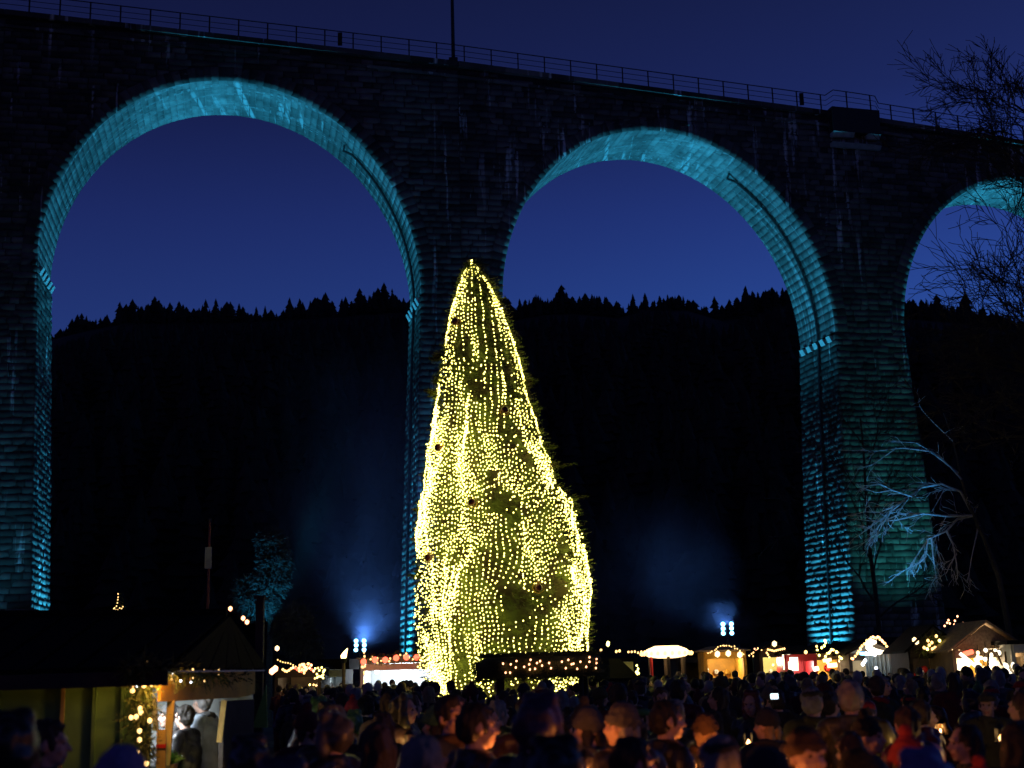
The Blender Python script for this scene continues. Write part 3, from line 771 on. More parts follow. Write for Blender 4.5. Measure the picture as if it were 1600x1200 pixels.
q = MB(); q.hexa([RA-Vector((0, .02, .14))-ho, RB_-Vector((0, .02, .14))-ho, RB_+Vector((0, .02, -.14))-ho, RA+Vector((0, .02, -.14))-ho], [RA-Vector((0, .02, .01))-ho, RB_-Vector((0, .02, .01))-ho, RB_+Vector((0, .02, -.01))-ho, RA+Vector((0, .02, -.01))-ho]); q.build('fascia', M['darkwood'], hut)
q = MB(); q.hexa([v-Vector((0, 0, .03))-ho for v in (RA, RB_, RC, RD)], [v-Vector((0, 0, .015))-ho for v in (RA, RB_, RC, RD)]); q.build('ceiling', M['white'], hut)
def board(px0, py0, px1, py1, Y, w, mat, parent, off, name='brace', th=.03):
    a, b = W(px0, py0, Y), W(px1, py1, Y); e = Vector((w/2, 0, 0)); f = Vector((0, th, 0))
    q = MB(); q.hexa([b-e-off, b+e-off, b+e+f-off, b-e+f-off], [a-e-off, a+e-off, a+e+f-off, a-e+f-off]); return q.build(name, M[mat], parent)
board(252, 1140, 250, 1240, 12.62, .085, 'yellowwood', hut, ho, 'post'); board(251.5, 1163, 251.3, 1169, 12.605, .09, 'red', hut, ho, 'painted_band', .012)
board(267, 1094, 259, 1196, 12.8, .07, 'yellowwood', hut, ho); board(350, 1094, 342, 1160, 14.1, .055, 'yellowwood', hut, ho); board(239, 1090, 243, 1142, 12.66, .05, 'greycloth', hut, ho, 'post')
q = MB(); a = Vector((H(250, 14.9), 14.9, 1.93)); q.box(-.9, -.3, -.06, .0, -.05, 0, Matrix.Translation(a-ho)); 
q = MB(); q.box(-4.7, -3.7, 13.9, 13.98, 1.93, 1.97, Matrix.Translation(-ho)); q.build('ceiling_lamp', M['lamp_cool'], hut)
dl = bpy.data.lights.new('hut_lamp', 'AREA'); dl.energy = 60; dl.color = (.85, .92, 1); dl.size = .5
lo = bpy.data.objects.new('hut_lamp', dl); COL.objects.link(lo); lo.location = (-4.05, 13.9, 1.9)
po = thing('post', W(405, 1062, 15.75).xy.to_3d(), 'dark timber post at the right end of the left foreground hut', 'post')
q = MB(); q.box(-.045, .045, -.045, .045, 0, W(405, 935, 15.75).z); q.build('shaft', M['darkwood'], po); q = MB(); q.box(-.06, .06, -.06, .06, 0, .03, Matrix.Translation((0, 0, W(405, 935, 15.75).z))); q.build('cap', M['darkwood'], po)
sh = [W(416, 1070, 15.6), W(417.5, 1137, 15.6), W(394, 1137, 15.6)]
q = MB(); so_ = sh[1].copy(); f = Vector((0, .03, 0)); vs = [v-so_ for v in sh]+[v-so_+f for v in sh]; q.add(vs, [(0, 2, 1), (3, 4, 5), (0, 1, 4, 3), (1, 2, 5, 4), (2, 0, 3, 5)])
o = q.build('side_board', M['panel']); o.location = so_; tag(o, 'slim triangular greenish board hanging beside the dark post right of the hut', 'board')
# garlands and lights of the hut
wl_ = bpy.data.lights.new('garland_glow', 'POINT'); wl_.energy = 22; wl_.color = (1, .45, .10); wl_.shadow_soft_size = .06
wo_ = bpy.data.objects.new('garland_glow', wl_); COL.objects.link(wo_); wo_.location = W(248, 1066, 12.2)
colm = [W(222+10*math.sin(k*1.7), 1052+k*13, 12.35) for k in range(12)]
greenery(colm, .14, 300, 'dark fir garland hanging down the corner of the left hut', L=.12)
lights(colm, 1, 'bulb_w', .022, 'warm lights on the fir garland down the corner of the left hut', explicit=[W(px, py, 12.25) for px, py in [(236, 1058), (237, 1069), (225, 1071), (208, 1070), (207, 1079), (219, 1107), (220, 1113), (213, 1120), (234, 1126), (218, 1142), (218, 1156), (215, 1175), (221, 1189), (229, 1193), (205, 1121)]], cable=False)
eave = [W(200, 1050, 12.0), W(222, 1043, 12.0), W(262, 1048, 12.1), W(300, 1054, 13.0), W(345, 1055, 14.0), W(395, 1062, 15.3)]
greenery(eave, .10, 420, 'dark fir garland along the eave over the serving side of the left hut', L=.13)
lights(eave, 22, ['bulb_w', 'lamp_cool', 'bulb_w'], .010, 'small white lights in the fir garland under the left hut eave', jitter=.05)
lights([R1, RC], 1, 'bulb_o', .026, 'three warm bulbs strung past the right end of the left hut roof', explicit=[W(360, 951, 16), W(380, 966, 16), W(386, 972, 16)])
plant = thing('potted_plant', W(268, 1190, 12.9)-Vector((0, 0, .12)), 'small green plant on the counter of the left hut', 'plant')
q = MB(); q.tube([(0, 0, 0), (0, 0, .10)], [.05, .065], 10); q.build('pot', M['wood'], plant)
v2 = []; f2 = []
for k in range(40): spray(Vector((0, 0, .1)), Vector((random.gauss(0, 1), random.gauss(0, 1), 1)), .14, 4, v2, f2, .2)
q = MB(); q.add(v2, f2); q.build('leaves', pm('fresh_leaves', (.10, .30, .05), .5, .3, 8, 0), plant)

# ================================================================== MARKET STALLS
def stall(px, Y, w_px, eave_y, ridge_y, label, depth=2.2, roof='hip', wall='darkwood', roofm='roof', inner='wood', lamp='lamp_warm', goods=True, lampn=2, rz=0, power=0, counter=1.0, front=None, cat='market stall', gable='wood'):
    ppm = 2086/Y; p = G(px, Y); w = w_px/ppm; he = W(px, eave_y, Y).z; hr = W(px, ridge_y, Y).z
    t = thing('market_stall', p, label, cat, 'stalls around the market square', rz)
    h = w/2
    for nm, bx in (('back_wall', (-h, h, depth-.06, depth, 0, he)), ('side_wall', (-h, -h+.05, .05, depth-.07, 0, he)), ('side_wall', (h-.05, h, .05, depth-.07, 0, he)), ('counter', (-h+.06, h-.06, 0, .08, 0, counter)), ('counter_top', (-h+.06, h-.06, -.12, .45, counter+.003, counter+.05))):
        q = MB(); q.box(*bx); q.build(nm, M[inner if nm == 'back_wall' else wall], t)
    for sx in (-1, 1): q = MB(); q.box(sx*h-.05, sx*h+.05, -.06, .045, 0, he); q.build('post', M[wall], t)
    ov = .18
    if roof == 'gable':                    # gable facing the square
        for sx in (-1, 1):
            b = [Vector((sx*(h+ov), -ov, he-.06)), Vector((sx*(h+ov), depth+ov, he-.06)), Vector((0, depth+ov, hr)), Vector((0, -ov, hr))]
            if sx < 0: b = b[::-1]
            q = MB(); u = Vector((0, 0, .06)); q.hexa(b, [v+u for v in b]); q.build('roof_panel', M[roofm], t)
        q = MB(); q.add([(-h, 0, he), (h, 0, he), (0, 0, hr-.06), (-h, .04, he), (h, .04, he), (0, .04, hr-.06)], [(0, 1, 2), (5, 4, 3), (0, 3, 4, 1), (1, 4, 5, 2), (2, 5, 3, 0)]); q.build('gable_board', M[gable], t)
    elif roof == 'hip':
        e = [Vector((-h-ov, -ov, he)), Vector((h+ov, -ov, he)), Vector((h+ov, depth+ov, he)), Vector((-h-ov, depth+ov, he))]; r0, r1 = Vector((-h*.5, depth/2, hr)), Vector((h*.5, depth/2, hr))
        for pl_ in ((e[0], e[1], r1, r0), (e[2], e[3], r0, r1), (e[1], e[2], r1), (e[3], e[0], r0)):
            q = MB(); u = Vector((0, 0, .05)); n_ = len(pl_); vs = list(pl_)+[v+u for v in pl_]
            q.add(vs, [tuple(range(n_))[::-1], tuple(range(n_, 2*n_))]+[(k, (k+1) % n_, n_+(k+1) % n_, n_+k) for k in range(n_)]); q.build('roof_panel', M[roofm], t)
    else:                                  # flat canvas top
        q = MB(); q.box(-h-ov, h+ov, -ov, depth+ov, he, hr); q.build('canvas_top', M[roofm], t)
    q = MB(); q.box(-h-.02, h+.02, -ov+.02, -ov+.05, he-.22, he-.01); q.build('valance', M[front or wall], t)
    for k in range(lampn):
        x = -h+(k+.5)*w/lampn; q = MB(); q.ball((x, .25, he-.26), .075, 8, 6); lb = q.build('lamp', M[lamp], t); q = MB(); q.tube([(x, .25, he-.2), (x, .25, he-.02)], .01, 4); q.build('cord', M['iron'], lb)
    if goods:
        for k in range(int(w/.22)):
            x = -h+.15+k*.22; q = MB(); hh = random.uniform(.08, .3); q.tube([(x, .2+random.random()*.15, counter+.05), (x, .25, counter+.05+hh*.6), (x, .25, counter+.05+hh)], [.07, .085, .03], 7); q.build('ware', M[random.choice(['gold', 'red', 'white', 'lime', 'ceramic'])], t)
        for k in range(int(w/.35)):
            x = -h+.2+k*.35; q = MB(); q.ball((x, depth-.2, he-.45-random.random()*.3), random.uniform(.06, .12), 8, 6); q.build('hanging_ware', M[random.choice(['gold', 'red', 'white'])], t)
    if power:
        d = bpy.data.lights.new('stall_lamp', 'POINT'); d.energy = power; d.color = {'lamp_warm': (1, .72, .42), 'lamp_cool': (.75, .88, 1), 'lamp_w': (1, .95, .88)}[lamp]; d.shadow_soft_size = .12
        o = bpy.data.objects.new('stall_lamp', d); COL.objects.link(o); o.parent = t; o.location = (0, depth*.35, he-.35)
    return t
def px_lights(pl, Y, mat, r, label, cable=False, **kw):
    if Y >= 35: r *= .72
    return lights([W(*pl[0], Y), W(*pl[-1], Y)], 1, mat, r, label, explicit=[W(a, b, Y) for a, b in pl], cable=cable, **kw)
def arc_px(x0, x1, yb, yt, n): return [(x0+(x1-x0)*k/(n-1)+random.uniform(-1.5, 1.5), yb-(yb-yt)*math.sin(PI*k/(n-1))+random.uniform(-1.5, 1.5)) for k in range(n)]

# centre-left: white-lit stall with red and gold garland
s = stall(632, 46, 130, 1036, 1026, 'open white-lit stall left of the illuminated fir with red and gold lights on top', roof='flat', wall='white', roofm='greycloth', inner='white', lamp='lamp_cool', lampn=3, goods=False, power=260, counter=1.1, depth=2.5)
gp = [W(563+k*9, 1031-2*math.sin(k*1.1)-k*.5, 45.6) for k in range(12)]
greenery(gp, .16, 260, 'green garland along the top edge of the white-lit stall', L=.16)
lights(gp, 26, 'bulb_w', .036, 'small gold lights along the top of the white-lit stall', jitter=.07)
for (px, py) in [(568, 1034), (586, 1031), (602, 1031), (619, 1028), (635, 1027), (651, 1027)]:
    p = W(px, py, 45.3); o = MB(); o.ball((0, 0, 0), .10, 8, 6); ob = o.build('red_light', M['bulb_r']); ob.location = p
    tag(ob, {568: 'leftmost', 586: 'second from the left', 602: 'third from the left', 619: 'third from the right', 635: 'second from the right', 651: 'rightmost'}[px]+' of the six red lights on top of the white-lit stall', 'light', 'red lights on the white-lit stall')
lights([W(567, 1038, 45.3), W(568, 1068, 45.3)], 9, 'bulb_w', .04, 'short column of warm lights down the left corner of the white-lit stall', jitter=.05)
# torch
p = G(537, 35); tc_ = thing('torch', p, 'burning torch on a reddish pole left of the white-lit stall', 'torch')
hz = W(537, 1036, 35).z; q = MB(); q.tube([(0, 0, 0), (0, 0, hz)], .045, 8); q.build('pole', M['wood'], tc_); q = MB(); q.tube([(0, 0, hz), (0, 0, hz+.12)], [.06, .11], 10); q.build('fire_bowl', M['iron'], tc_)
q = MB(); q.tube([(-.01, 0, hz+.1), (0, 0, hz+.17), (.03, 0, hz+.24), (.05, 0, hz+.28), (.10, 0, hz+.37)], [.05, .075, .055, .04, .006], 8); q.build('flame', M['flame'], tc_)
# lit clusters far left
px_lights([(433, 1013)], 30, 'lamp_warm', .055, 'single round warm lamp above the crowd right of the dark post')
px_lights([(425, 1049), (430, 1045)], 30, 'bulb_o', .07, 'pair of orange lamps low beside the dark post')
px_lights([(434+k*4, 1031+k*1.4+math.sin(k)*1) for k in range(9)], 38, 'bulb_w', .028, 'thin rising row of tiny lights on a distant eave left of the torch')
px_lights([(442+k*3.2, 1046+3*math.sin(k*.9)) for k in range(16)]+[(475+random.uniform(-8, 12), 1048+random.uniform(-14, 6)) for k in range(22)], 38, ['bulb_w', 'bulb_o', 'bulb_w', 'bulb_r'], .05, 'tangle of orange and gold lights on the stall left of the torch')
px_lights([(500+random.uniform(-8, 8), 1050+random.uniform(-8, 10)) for k in range(16)]+[(490, 1070), (484, 1070), (494, 1071), (492, 1060)], 38, ['bulb_w', 'bulb'], .04, 'sparse gold lights on a small bush left of the torch')
s = stall(466, 39, 66, 1046, 1034, 'dim dark stall under tangled orange lights left of the torch', roof='hip', goods=True, lampn=0, power=12)
s = stall(522, 41, 30, 1046, 1030, 'small shed with a dim white glow immediately left of the torch', roof='flat', wall='greycloth', inner='greycloth', lamp='lamp_cool', lampn=0, goods=False, power=14)
# small lit tree far behind hut roof
YS = 60; p = G(184, YS); lt = thing('small_fir', p, 'little slim fir with a few lights showing over the left hut roof', 'tree')
h1, h0 = W(184, 926, YS).z, 0; q = MB(); q.tube([(0, 0, 0), (0, 0, h1-.4)], [.1, .02], 6); q.build('trunk', M['bark'], lt)
v2 = []; f2 = []
for k in range(700):
    z = .6+(h1-.6)*random.random()**1.1; a = random.random()*6.28; r = .95*(1-z/h1)**.8+.05; spray(Vector((r*.5*math.cos(a), r*.5*math.sin(a), z)), Vector((math.cos(a), math.sin(a), -.35)), r*.8+.1, 4, v2, f2, .15)
q = MB(); q.add(v2, f2); q.build('crown', M['fir'], lt)
px_lights([(184.5, 928), (184.5, 933), (184, 937), (183.5, 942), (182, 947), (179, 950), (178, 951), (184, 953), (187, 950), (190, 951), (192, 948), (186, 956), (182, 958), (179, 960), (177, 961), (188, 957), (184, 961), (191, 961), (187, 962), (181, 953)], YS-.6, 'bulb_w', .038, 'handful of warm lights on the slim fir above the left hut roof')
# thin mast behind hut
p = G(322, 44); fm = thing('flagpole', p, 'thin reddish pole standing dark behind the left hut roof', 'pole'); zt_ = W(326, 815, 44).z
q = MB(); q.tube([(0, 0, 0), (.02, 0, zt_)], [.07, .04], 8); q.build('shaft', pm('red_brown_paint', (.16, .05, .04), .7, .3, 3, .1), fm); q = MB(); zz = W(325, 872, 44).z; q.box(-.10, .12, -.1, -.05, zz-.35, zz+.35); q.build('sign_plate', M['greycloth'], fm); q = MB(); q.ball((.02, 0, zt_+.05), .07, 8, 6); q.build('finial', M['iron'], fm)

# fir-covered round shelter in front of the tree
YC = 23.; pc = G(846, YC); kc = thing('shelter', pc, 'round drinks shelter with fir-covered roof and small red lights in front of the lit fir', 'shelter')
ppm = 2086/YC; zt_, zb_ = W(846, 1026, YC).z, W(846, 1062, YC).z; rx = 96/ppm; ry = .75
def ell(a, k=1): return Vector((rx*k*math.cos(a), ry*k*math.sin(a), 0))
q = MB(); n = 28
prof = [(1.0, zb_+.04), (1.03, zb_+.16), (1.0, zt_-.1), (.93, zt_-.01), (0.5, zt_+.02), (.02, zt_+.03)]
vs = []; fs = []
for (k, z) in prof:
    for j in range(n): vs.append(ell(2*PI*j/n, k)+Vector((0, 0, z)))
for i in range(len(prof)-1):
    for j in range(n): a = i*n+j; b = i*n+(j+1) % n; fs.append((a, b, b+n, a+n))
q.add(vs, fs); v2 = []; f2 = []
for k in range(3200):
    a = random.random()*2*PI; kk, z = random.choice([(1.0, random.uniform(zb_, zt_-.05)), (random.uniform(.4, .98), zt_)]); d = Vector((math.cos(a), math.sin(a), random.uniform(-.8, .3) if kk == 1 else 1)); spray(ell(a, kk)+Vector((0, 0, z)), d, .11, 4, v2, f2, .14)
q.add(v2, f2); q.build('fir_roof', M['fir'], kc)
for k, a in enumerate((.6, 2.5, 3.9, 5.5)): q = MB(); e = ell(a, .86); q.tube([(e.x, e.y, 0), (e.x, e.y, zb_+.2)], .04, 8); q.build('post', M['darkwood'], kc)
q = MB(); q.tube([(0, 0, .95), (0, 0, 1.0)], .5, 20); q.build('table_top', M['wood'], kc); q = MB(); q.tube([(0, 0, 0), (0, 0, .95)], .08, 8); q.build('table_leg', M['wood'], kc)
def canopy_pt(px, py):
    p = W(px, py, YC); x = max(-.98, min(.98, (p.x-pc.x)/(rx*1.06))); y = -ry*1.10*math.sqrt(1-x*x); p2 = W(px, py, YC+y); return p2
rb = [(786, 1037), (798, 1038), (807, 1033), (806, 1043), (819, 1042), (827, 1038), (829, 1031), (828, 1046), (836, 1045), (839, 1036), (844, 1033), (847, 1040), (858, 1036), (861, 1044), (878, 1034), (884, 1044), (888, 1031), (893, 1038), (896, 1037), (902, 1045), (907, 1034), (916, 1042), (921, 1027), (921, 1034), (932, 1030), (932, 1036), (931, 1044), (790, 1051), (797, 1051)]
lights([pc, pc], 1, 'bulb_o', .017, 'small red-orange lights dotted on the fir-covered shelter roof', explicit=[canopy_pt(*q_) for q_ in rb], cable=False)
s = stall(962, 27, 44, 1064, 1032, 'low dark pitched-roof stall immediately right of the fir-covered shelter', roof='hip', goods=False, lampn=0, depth=1.8)
stall(968, 44, 38, 1034, 1028, 'small pale-lit stall right of the shelter under a row of lights', roof='flat', wall='lime', inner='white', lamp='lamp_cool', lampn=1, goods=False, power=8, roofm='roof')
px_lights([(950, 1007), (950, 1005)], 50, 'bulb', .10, 'bright yellow star light high right of the fir-covered shelter'); px_lights([(939, 1016), (963, 1018), (968, 1017)], 50, 'bulb_w', .07, 'three warm lamps under the yellow star light')
px_lights([(982+k*5, 1019+random.uniform(-1, 1)) for k in range(6)], 45, 'bulb_w', .05, 'short row of lights left of the glowing round awning')
px_lights([(995, 1040), (997, 1045), (994, 1050), (996, 1049), (998, 1052), (995, 1054)], 45, 'bulb', .05, 'short hanging string of yellow lights below the row of lights')
# domed kiosk with glowing awning
YK = 42.; pk = G(1043, YK); kk_ = thing('kiosk', pk, 'round kiosk with a brilliantly glowing lens-shaped awning right of the lit fir', 'kiosk'); ppm = 2086/YK
ze = W(1043, 1020, YK).z; zt_ = W(1043, 1009, YK).z; R = 36/ppm; n = 24
q = MB(); vs = []; fs = []; prof = [(.35, ze-.16), (.75, ze-.12), (1.0, ze), (.8, ze+.12), (.45, ze+.22), (.03, zt_+.02)]
for (k, z) in prof:
    for j in range(n): a = 2*PI*j/n; sc_ = 1+.05*math.cos(a*9); vs.append((R*k*sc_*math.cos(a), .8*R*k*sc_*math.sin(a), z))
for i in range(len(prof)-1):
    for j in range(n): a = i*n+j; b = i*n+(j+1) % n; fs.append((a, b, b+n, a+n))
q.add(vs, fs); q.build('glowing_awning', M['lamp_warm'], kk_)
q = MB(); q.tube([(0, 0, zt_), (0, 0, zt_+.10)], [.5, .05], 12); q.build('roof_cap', M['roof'], kk_)
for j in range(6): a = 2*PI*(j+.5)/6; q = MB(); q.tube([(R*.8*math.cos(a), .65*R*math.sin(a), 0), (R*.8*math.cos(a), .65*R*math.sin(a), ze-.12)], .05, 6); q.build('post', M['red' if j == 3 else 'darkwood'], kk_)
q = MB(); q.tube([(0, 0, 0), (0, 0, 1.1)], R*.7, 16); q.build('bar', M['darkwood'], kk_)
for j in range(22):
    a = 2*PI*j/22; b = bpy.data.objects.new('bulb', bulb_mesh('bulb_w', .06)); COL.objects.link(b); b.parent = kk_; b.location = (R*1.07*math.cos(a), .86*R*math.sin(a), ze-.02)
# gold arch stall
s = stall(1134, 43, 60, 1018, 1011, 'gold-fronted stall with three bright round lamps below the right blue floodlight', roof='hip', wall='gold', inner='gold', front='gold', lampn=0, power=60, depth=1.8, roofm='thatch')
px_lights([(1121, 1022), (1138, 1021), (1156, 1023)], 42.6, 'lamp_warm', .13, 'three bright lamps in the front of the gold stall')
px_lights(arc_px(1106, 1163, 1022, 1008, 18), 42.5, 'bulb_w', .03, 'fine lights along the arched top of the gold stall')
px_lights([(1104, 1020), (1105, 1025), (1106, 1014)]+[(1170+random.uniform(0, 20), 1018+random.uniform(-6, 8)) for k in range(10)], 44, ['bulb_w', 'bulb_o'], .035, 'scattered small lights between the gold stall and the lime stall')
# lime stall with white light column
s = stall(1214, 44, 46, 1016, 1003, 'stall with a lime-green lit panel and a white column light', roof='gable', wall='darkwood', inner='lime', lampn=0, power=70, depth=1.6, goods=True)
def tube_px(px0, py0, px1, py1, Y, r, mat, label, name='light_tube', cat='light'):
    a, b = W(px0, py0, Y), W(px1, py1, Y); q = MB(); q.tube([(0, 0, 0), (a-b)*.5, a-b], [r, r*1.05, r], 10)
    q2 = q.build(name, M[mat]); q2.location = b; tag(q2, label, cat); return q2
tube_px(1228, 1021, 1230, 1046, 43.3, .12, 'lamp_w', 'white glowing column between the lime stall and the red stall')
px_lights([(1210, 1006)], 43, 'lamp_warm', .12, 'bright round lamp on the roof peak of the lime stall'); px_lights([(1200+k*3.2, 1017-abs(3-k)*.7) for k in range(9)]+[(1200, 1023), (1202, 1027), (1198, 1020)], 43.2, 'bulb_w', .045, 'row of small lights across the lime stall front')
px_lights([(1222, 1037), (1208, 1039)], 43.2, 'bulb_o', .06, 'two orange lamps inside the lime stall')
# red stall
s = stall(1252, 43, 44, 1022, 1010, 'stall with a glowing red side beside the white column', roof='hip', wall='red', inner='red', lampn=0, power=50, depth=1.6, lamp='lamp_w', goods=False, front='red')
tube_px(1240, 1027, 1241, 1048, 42.5, .13, 'lamp_w', 'white glowing column at the left corner of the red stall')
px_lights([(1259, 1019)], 42.5, 'bulb_w', .08, 'single lamp above the red stall')
# orange-lit stall with arch
s = stall(1297, 44, 62, 1020, 1008, 'stall with orange-lit interior under an arch of scattered lights', roof='hip', wall='wood', inner='gold', lampn=3, power=80, depth=1.6)
px_lights([(1276, 1010), (1277, 1016), (1284, 1012), (1288, 1009), (1289, 1001), (1290, 1004), (1280, 1024), (1275, 1020)]+arc_px(1288, 1316, 1030, 1016, 12)+[(1307, 1019), (1313, 1021)], 43, ['bulb_w', 'bulb'], .055, 'loose arch of lights over the orange-lit stall', jitter=0)
tube_px(1292, 1029, 1293, 1034, 42.8, .13, 'lamp_warm', 'bright oval lamp hanging in the orange-lit stall'); tube_px(1300, 1036, 1301, 1043, 42.9, .15, 'lamp_warm', 'wide warm lamp low in the orange-lit stall')
tube_px(1271, 1046, 1279, 1044, 42, .07, 'lamp_w', 'short white light at the foot of the orange-lit stall')
# striped stall with arch and crescent light
s = stall(1366, 42, 70, 1020, 1000, 'arched stall with a grey striped curtain and a glowing crescent', roof='gable', wall='darkwood', inner='greycloth', lampn=0, power=30, depth=1.4, goods=False, gable='greycloth')
px_lights(arc_px(1334, 1400, 1028, 996, 30)+[(1331, 1029), (1396, 1019), (1398, 1027)], 41.5, ['bulb_w', 'bulb_o', 'bulb_w'], .055, 'arch of warm bulbs framing the striped stall')
cres = [(1369, 1003), (1362, 1003), (1357, 1007), (1357, 1011), (1361, 1015), (1367, 1018), (1374, 1019), (1384, 1018)]
a0 = W(*cres[0], 41.3); q = MB(); q.tube([W(x, y, 41.3)-a0 for x, y in cres], [.05, .10, .10, .10, .10, .10, .08, .02], 8); o = q.build('crescent_light', M['lamp_w']); o.location = a0; tag(o, 'white glowing crescent swoosh in the gable of the striped stall', 'light')
cu = thing('curtain', W(1372, 1050, 41.6), 'grey vertically pleated curtain closing the front of the striped stall', 'curtain')
q = MB(); n = 40; vs = []; fs = []; zt_ = W(1372, 1021, 41.6).z-cu.location.z
for k in range(n+1): x = -.36+1.0*k/n*.95; y = .05*math.sin(k*1.25); vs += [(x, y, -.6), (x, y, zt_)]
for k in range(n): fs.append((2*k, 2*k+2, 2*k+3, 2*k+1))
q.add(vs, fs); q.build('cloth', M['greycloth'], cu); q = MB(); q.tube([(-.4, 0, zt_), (.65, 0, zt_)], .02, 6); q.build('rail', M['iron'], cu)
q = MB(); q.box(-.03, .03, -.02, .02, 0, .05)
px_lights([(1353, 1021), (1358, 1021), (1367, 1023), (1350, 1035), (1352, 1032), (1348, 1038), (1369, 1044)], 41, 'lamp_cool', .07, 'cold blue-white lamps at the left of the pleated curtain')
o = tube_px(1344, 1021, 1364, 1022, 41.2, .045, 'lamp_b', 'blue light strip at the top of the pleated curtain')
# white box tent
s = stall(1428, 42, 48, 1028, 1021, 'white box-shaped tent glowing from inside beside the striped stall', roof='flat', wall='white', inner='white', roofm='white', front='white', lamp='lamp_cool', lampn=1, goods=False, power=90, depth=1.6)
tube_px(1446, 1024, 1453, 1042, 41.3, .08, 'lamp_w', 'bright curved light strip down the right corner of the white tent'); tube_px(1404, 1025, 1408, 1042, 41.3, .05, 'lamp_cool', 'white light strip down the left corner of the white tent')
# gabled stall with lit goods
s = stall(1462, 38, 74, 1016, 979, 'steep gabled stall with a garlanded front and yellow wooden frame', roof='gable', wall='darkwood', inner='darkwood', gable='darkwood', lampn=0, power=8, depth=2.0, goods=True)
so3 = s.location
for (x0, y0, x1, y1, w_) in ((1474, 1010, 1473, 1050, .05), (1493, 1022, 1494, 1047, .06)): board(x0, y0, x1, y1, 37.7, w_, 'yellowwood', s, so3, 'frame_post')
for yy in (1031, 1047): 
    a, b = W(1474, yy, 37.6), W(1494, yy, 37.6); q = MB(); q.tube([a-so3, b-so3], .035, 5); q.build('frame_rail', M['yellowwood'], s)
greenery([W(1442, 1018, 37.6), W(1450, 1004, 37.6), W(1462, 998, 37.6), W(1470, 1010, 37.6), W(1455, 1016, 37.6)], .22, 260, 'fir garland bunched under the gable of the steep stall', L=.2)
px_lights([(1450, 1001), (1463, 994), (1444, 1012), (1449, 1014), (1452, 1008), (1461, 1012), (1463, 1013), (1456, 1004), (1468, 1001), (1457, 1014)], 37.3, ['bulb', 'bulb_w'], .06, 'yellow-green lights in the garland of the steep gabled stall')
px_lights([(1432, 1003), (1429, 1000)], 38, 'lamp_warm', .10, 'glowing lamp hanging left of the steep gabled stall')
px_lights([(1483, 1014), (1485, 1017), (1486, 1018)], 37.5, 'lamp_warm', .11, 'pair of bright lamps right of the yellow wooden frame'); px_lights([(1499, 1018), (1481, 1025), (1485, 1038)], 37.6, 'lamp_warm', .07, 'three small lamps around the yellow wooden frame')
tube_px(1494, 1030, 1510, 1042, 37.3, .22, 'lamp_w', 'broad bluish-white glowing sheet between the gabled and thatched stalls')
px_lights([(1482, 969), (1480, 973), (1476, 978), (1484, 974), (1492, 970), (1491, 976), (1496, 963), (1505, 974)], 52, 'bulb_o', .055, 'small cluster of reddish lights floating above the gap between gabled stalls')
# thatched stall
s = stall(1546, 36, 104, 1014, 972, 'large thatched gable stall crowded with brightly lit wares at the right edge', roof='gable', wall='wood', inner='gold', gable='thatch', roofm='thatch', lampn=4, power=150, depth=2.2)
tube_px(1500, 1021, 1526, 1042, 35.4, .045, 'lamp_w', 'slanting white light tube at the left of the thatched stall'); tube_px(1506, 1022, 1520, 1018, 35.6, .06, 'bulb_r', 'glowing red awning light beside the slanting tube')
wares = [(1528, 1020), (1540, 1016), (1528, 1028), (1533, 1028), (1539, 1030), (1527, 1036), (1531, 1040), (1549, 1024), (1549, 1033), (1538, 1044), (1555, 1016), (1561, 1020), (1552, 1044), (1546, 1050)]
for k, (x, y) in enumerate(wares):
    p = W(x, y, 35.5); t = thing('lantern', p, f'{["round", "tall", "squat", "wide", "slim"][k % 5]} paper lantern glowing in the {["upper left", "upper middle", "left", "left middle", "middle", "lower left", "lower middle", "right middle", "right", "lowest middle", "upper right", "top right", "lower right", "bottom"][k]} of the thatched stall', 'lantern', 'lit lanterns in the thatched stall')
    rr = random.uniform(.045, .075); q = MB(); q.ball((0, 0, 0), (rr, rr, rr*random.uniform(.9, 1.6)), 10, 8); q.build('paper_shade', M['lamp_w' if k % 3 else 'lamp_warm'], t); q = MB(); q.tube([(0, 0, rr*.9), (0, 0, rr+.16)], .012, 5); q.build('hanger', M['iron'], t)
for k, (x0, y0, x1, y1) in enumerate([(1545, 1020, 1543, 1052), (1557, 1018, 1566, 1040), (1571, 1018, 1572, 1040)]): board(x0, y0, x1, y1, 35.45, .05, 'wood', s, s.location, 'display_post')
bt = thing('light_bouquet', W(1584, 1062, 34), 'sheaf of big bright oval lamps at the lower right of the thatched stall', 'lamp')
for (x, y, a) in [(1574, 1048, -.5), (1578, 1053, -.7), (1590, 1052, .3), (1585, 1044, .2), (1583, 1040, 0), (1592, 1046, .1), (1581, 1062, .1), (1587, 1059, .5), (1572, 1040, -.6)]:
    p = W(x, y, 34)-bt.location; d = Vector((math.sin(a), 0, math.cos(a)))*.085; q = MB(); q.tube([p-d, p-d*.6, p, p+d*.6, p+d], [.01, .045, .06, .045, .01], 8); q.build('lamp_shade', M['lamp_w'], bt)
q = MB(); q.tube([(0, 0, -bt.location.z), (0, 0, .1)], .03, 6); q.build('stand', M['iron'], bt)
s = stall(1606, 35, 40, 1006, 1000, 'pale canvas-fronted stall cut by the right picture edge', roof='flat', wall='greycloth', inner='greycloth', roofm='roof', lampn=0, goods=False, depth=2, power=10, front='greycloth')
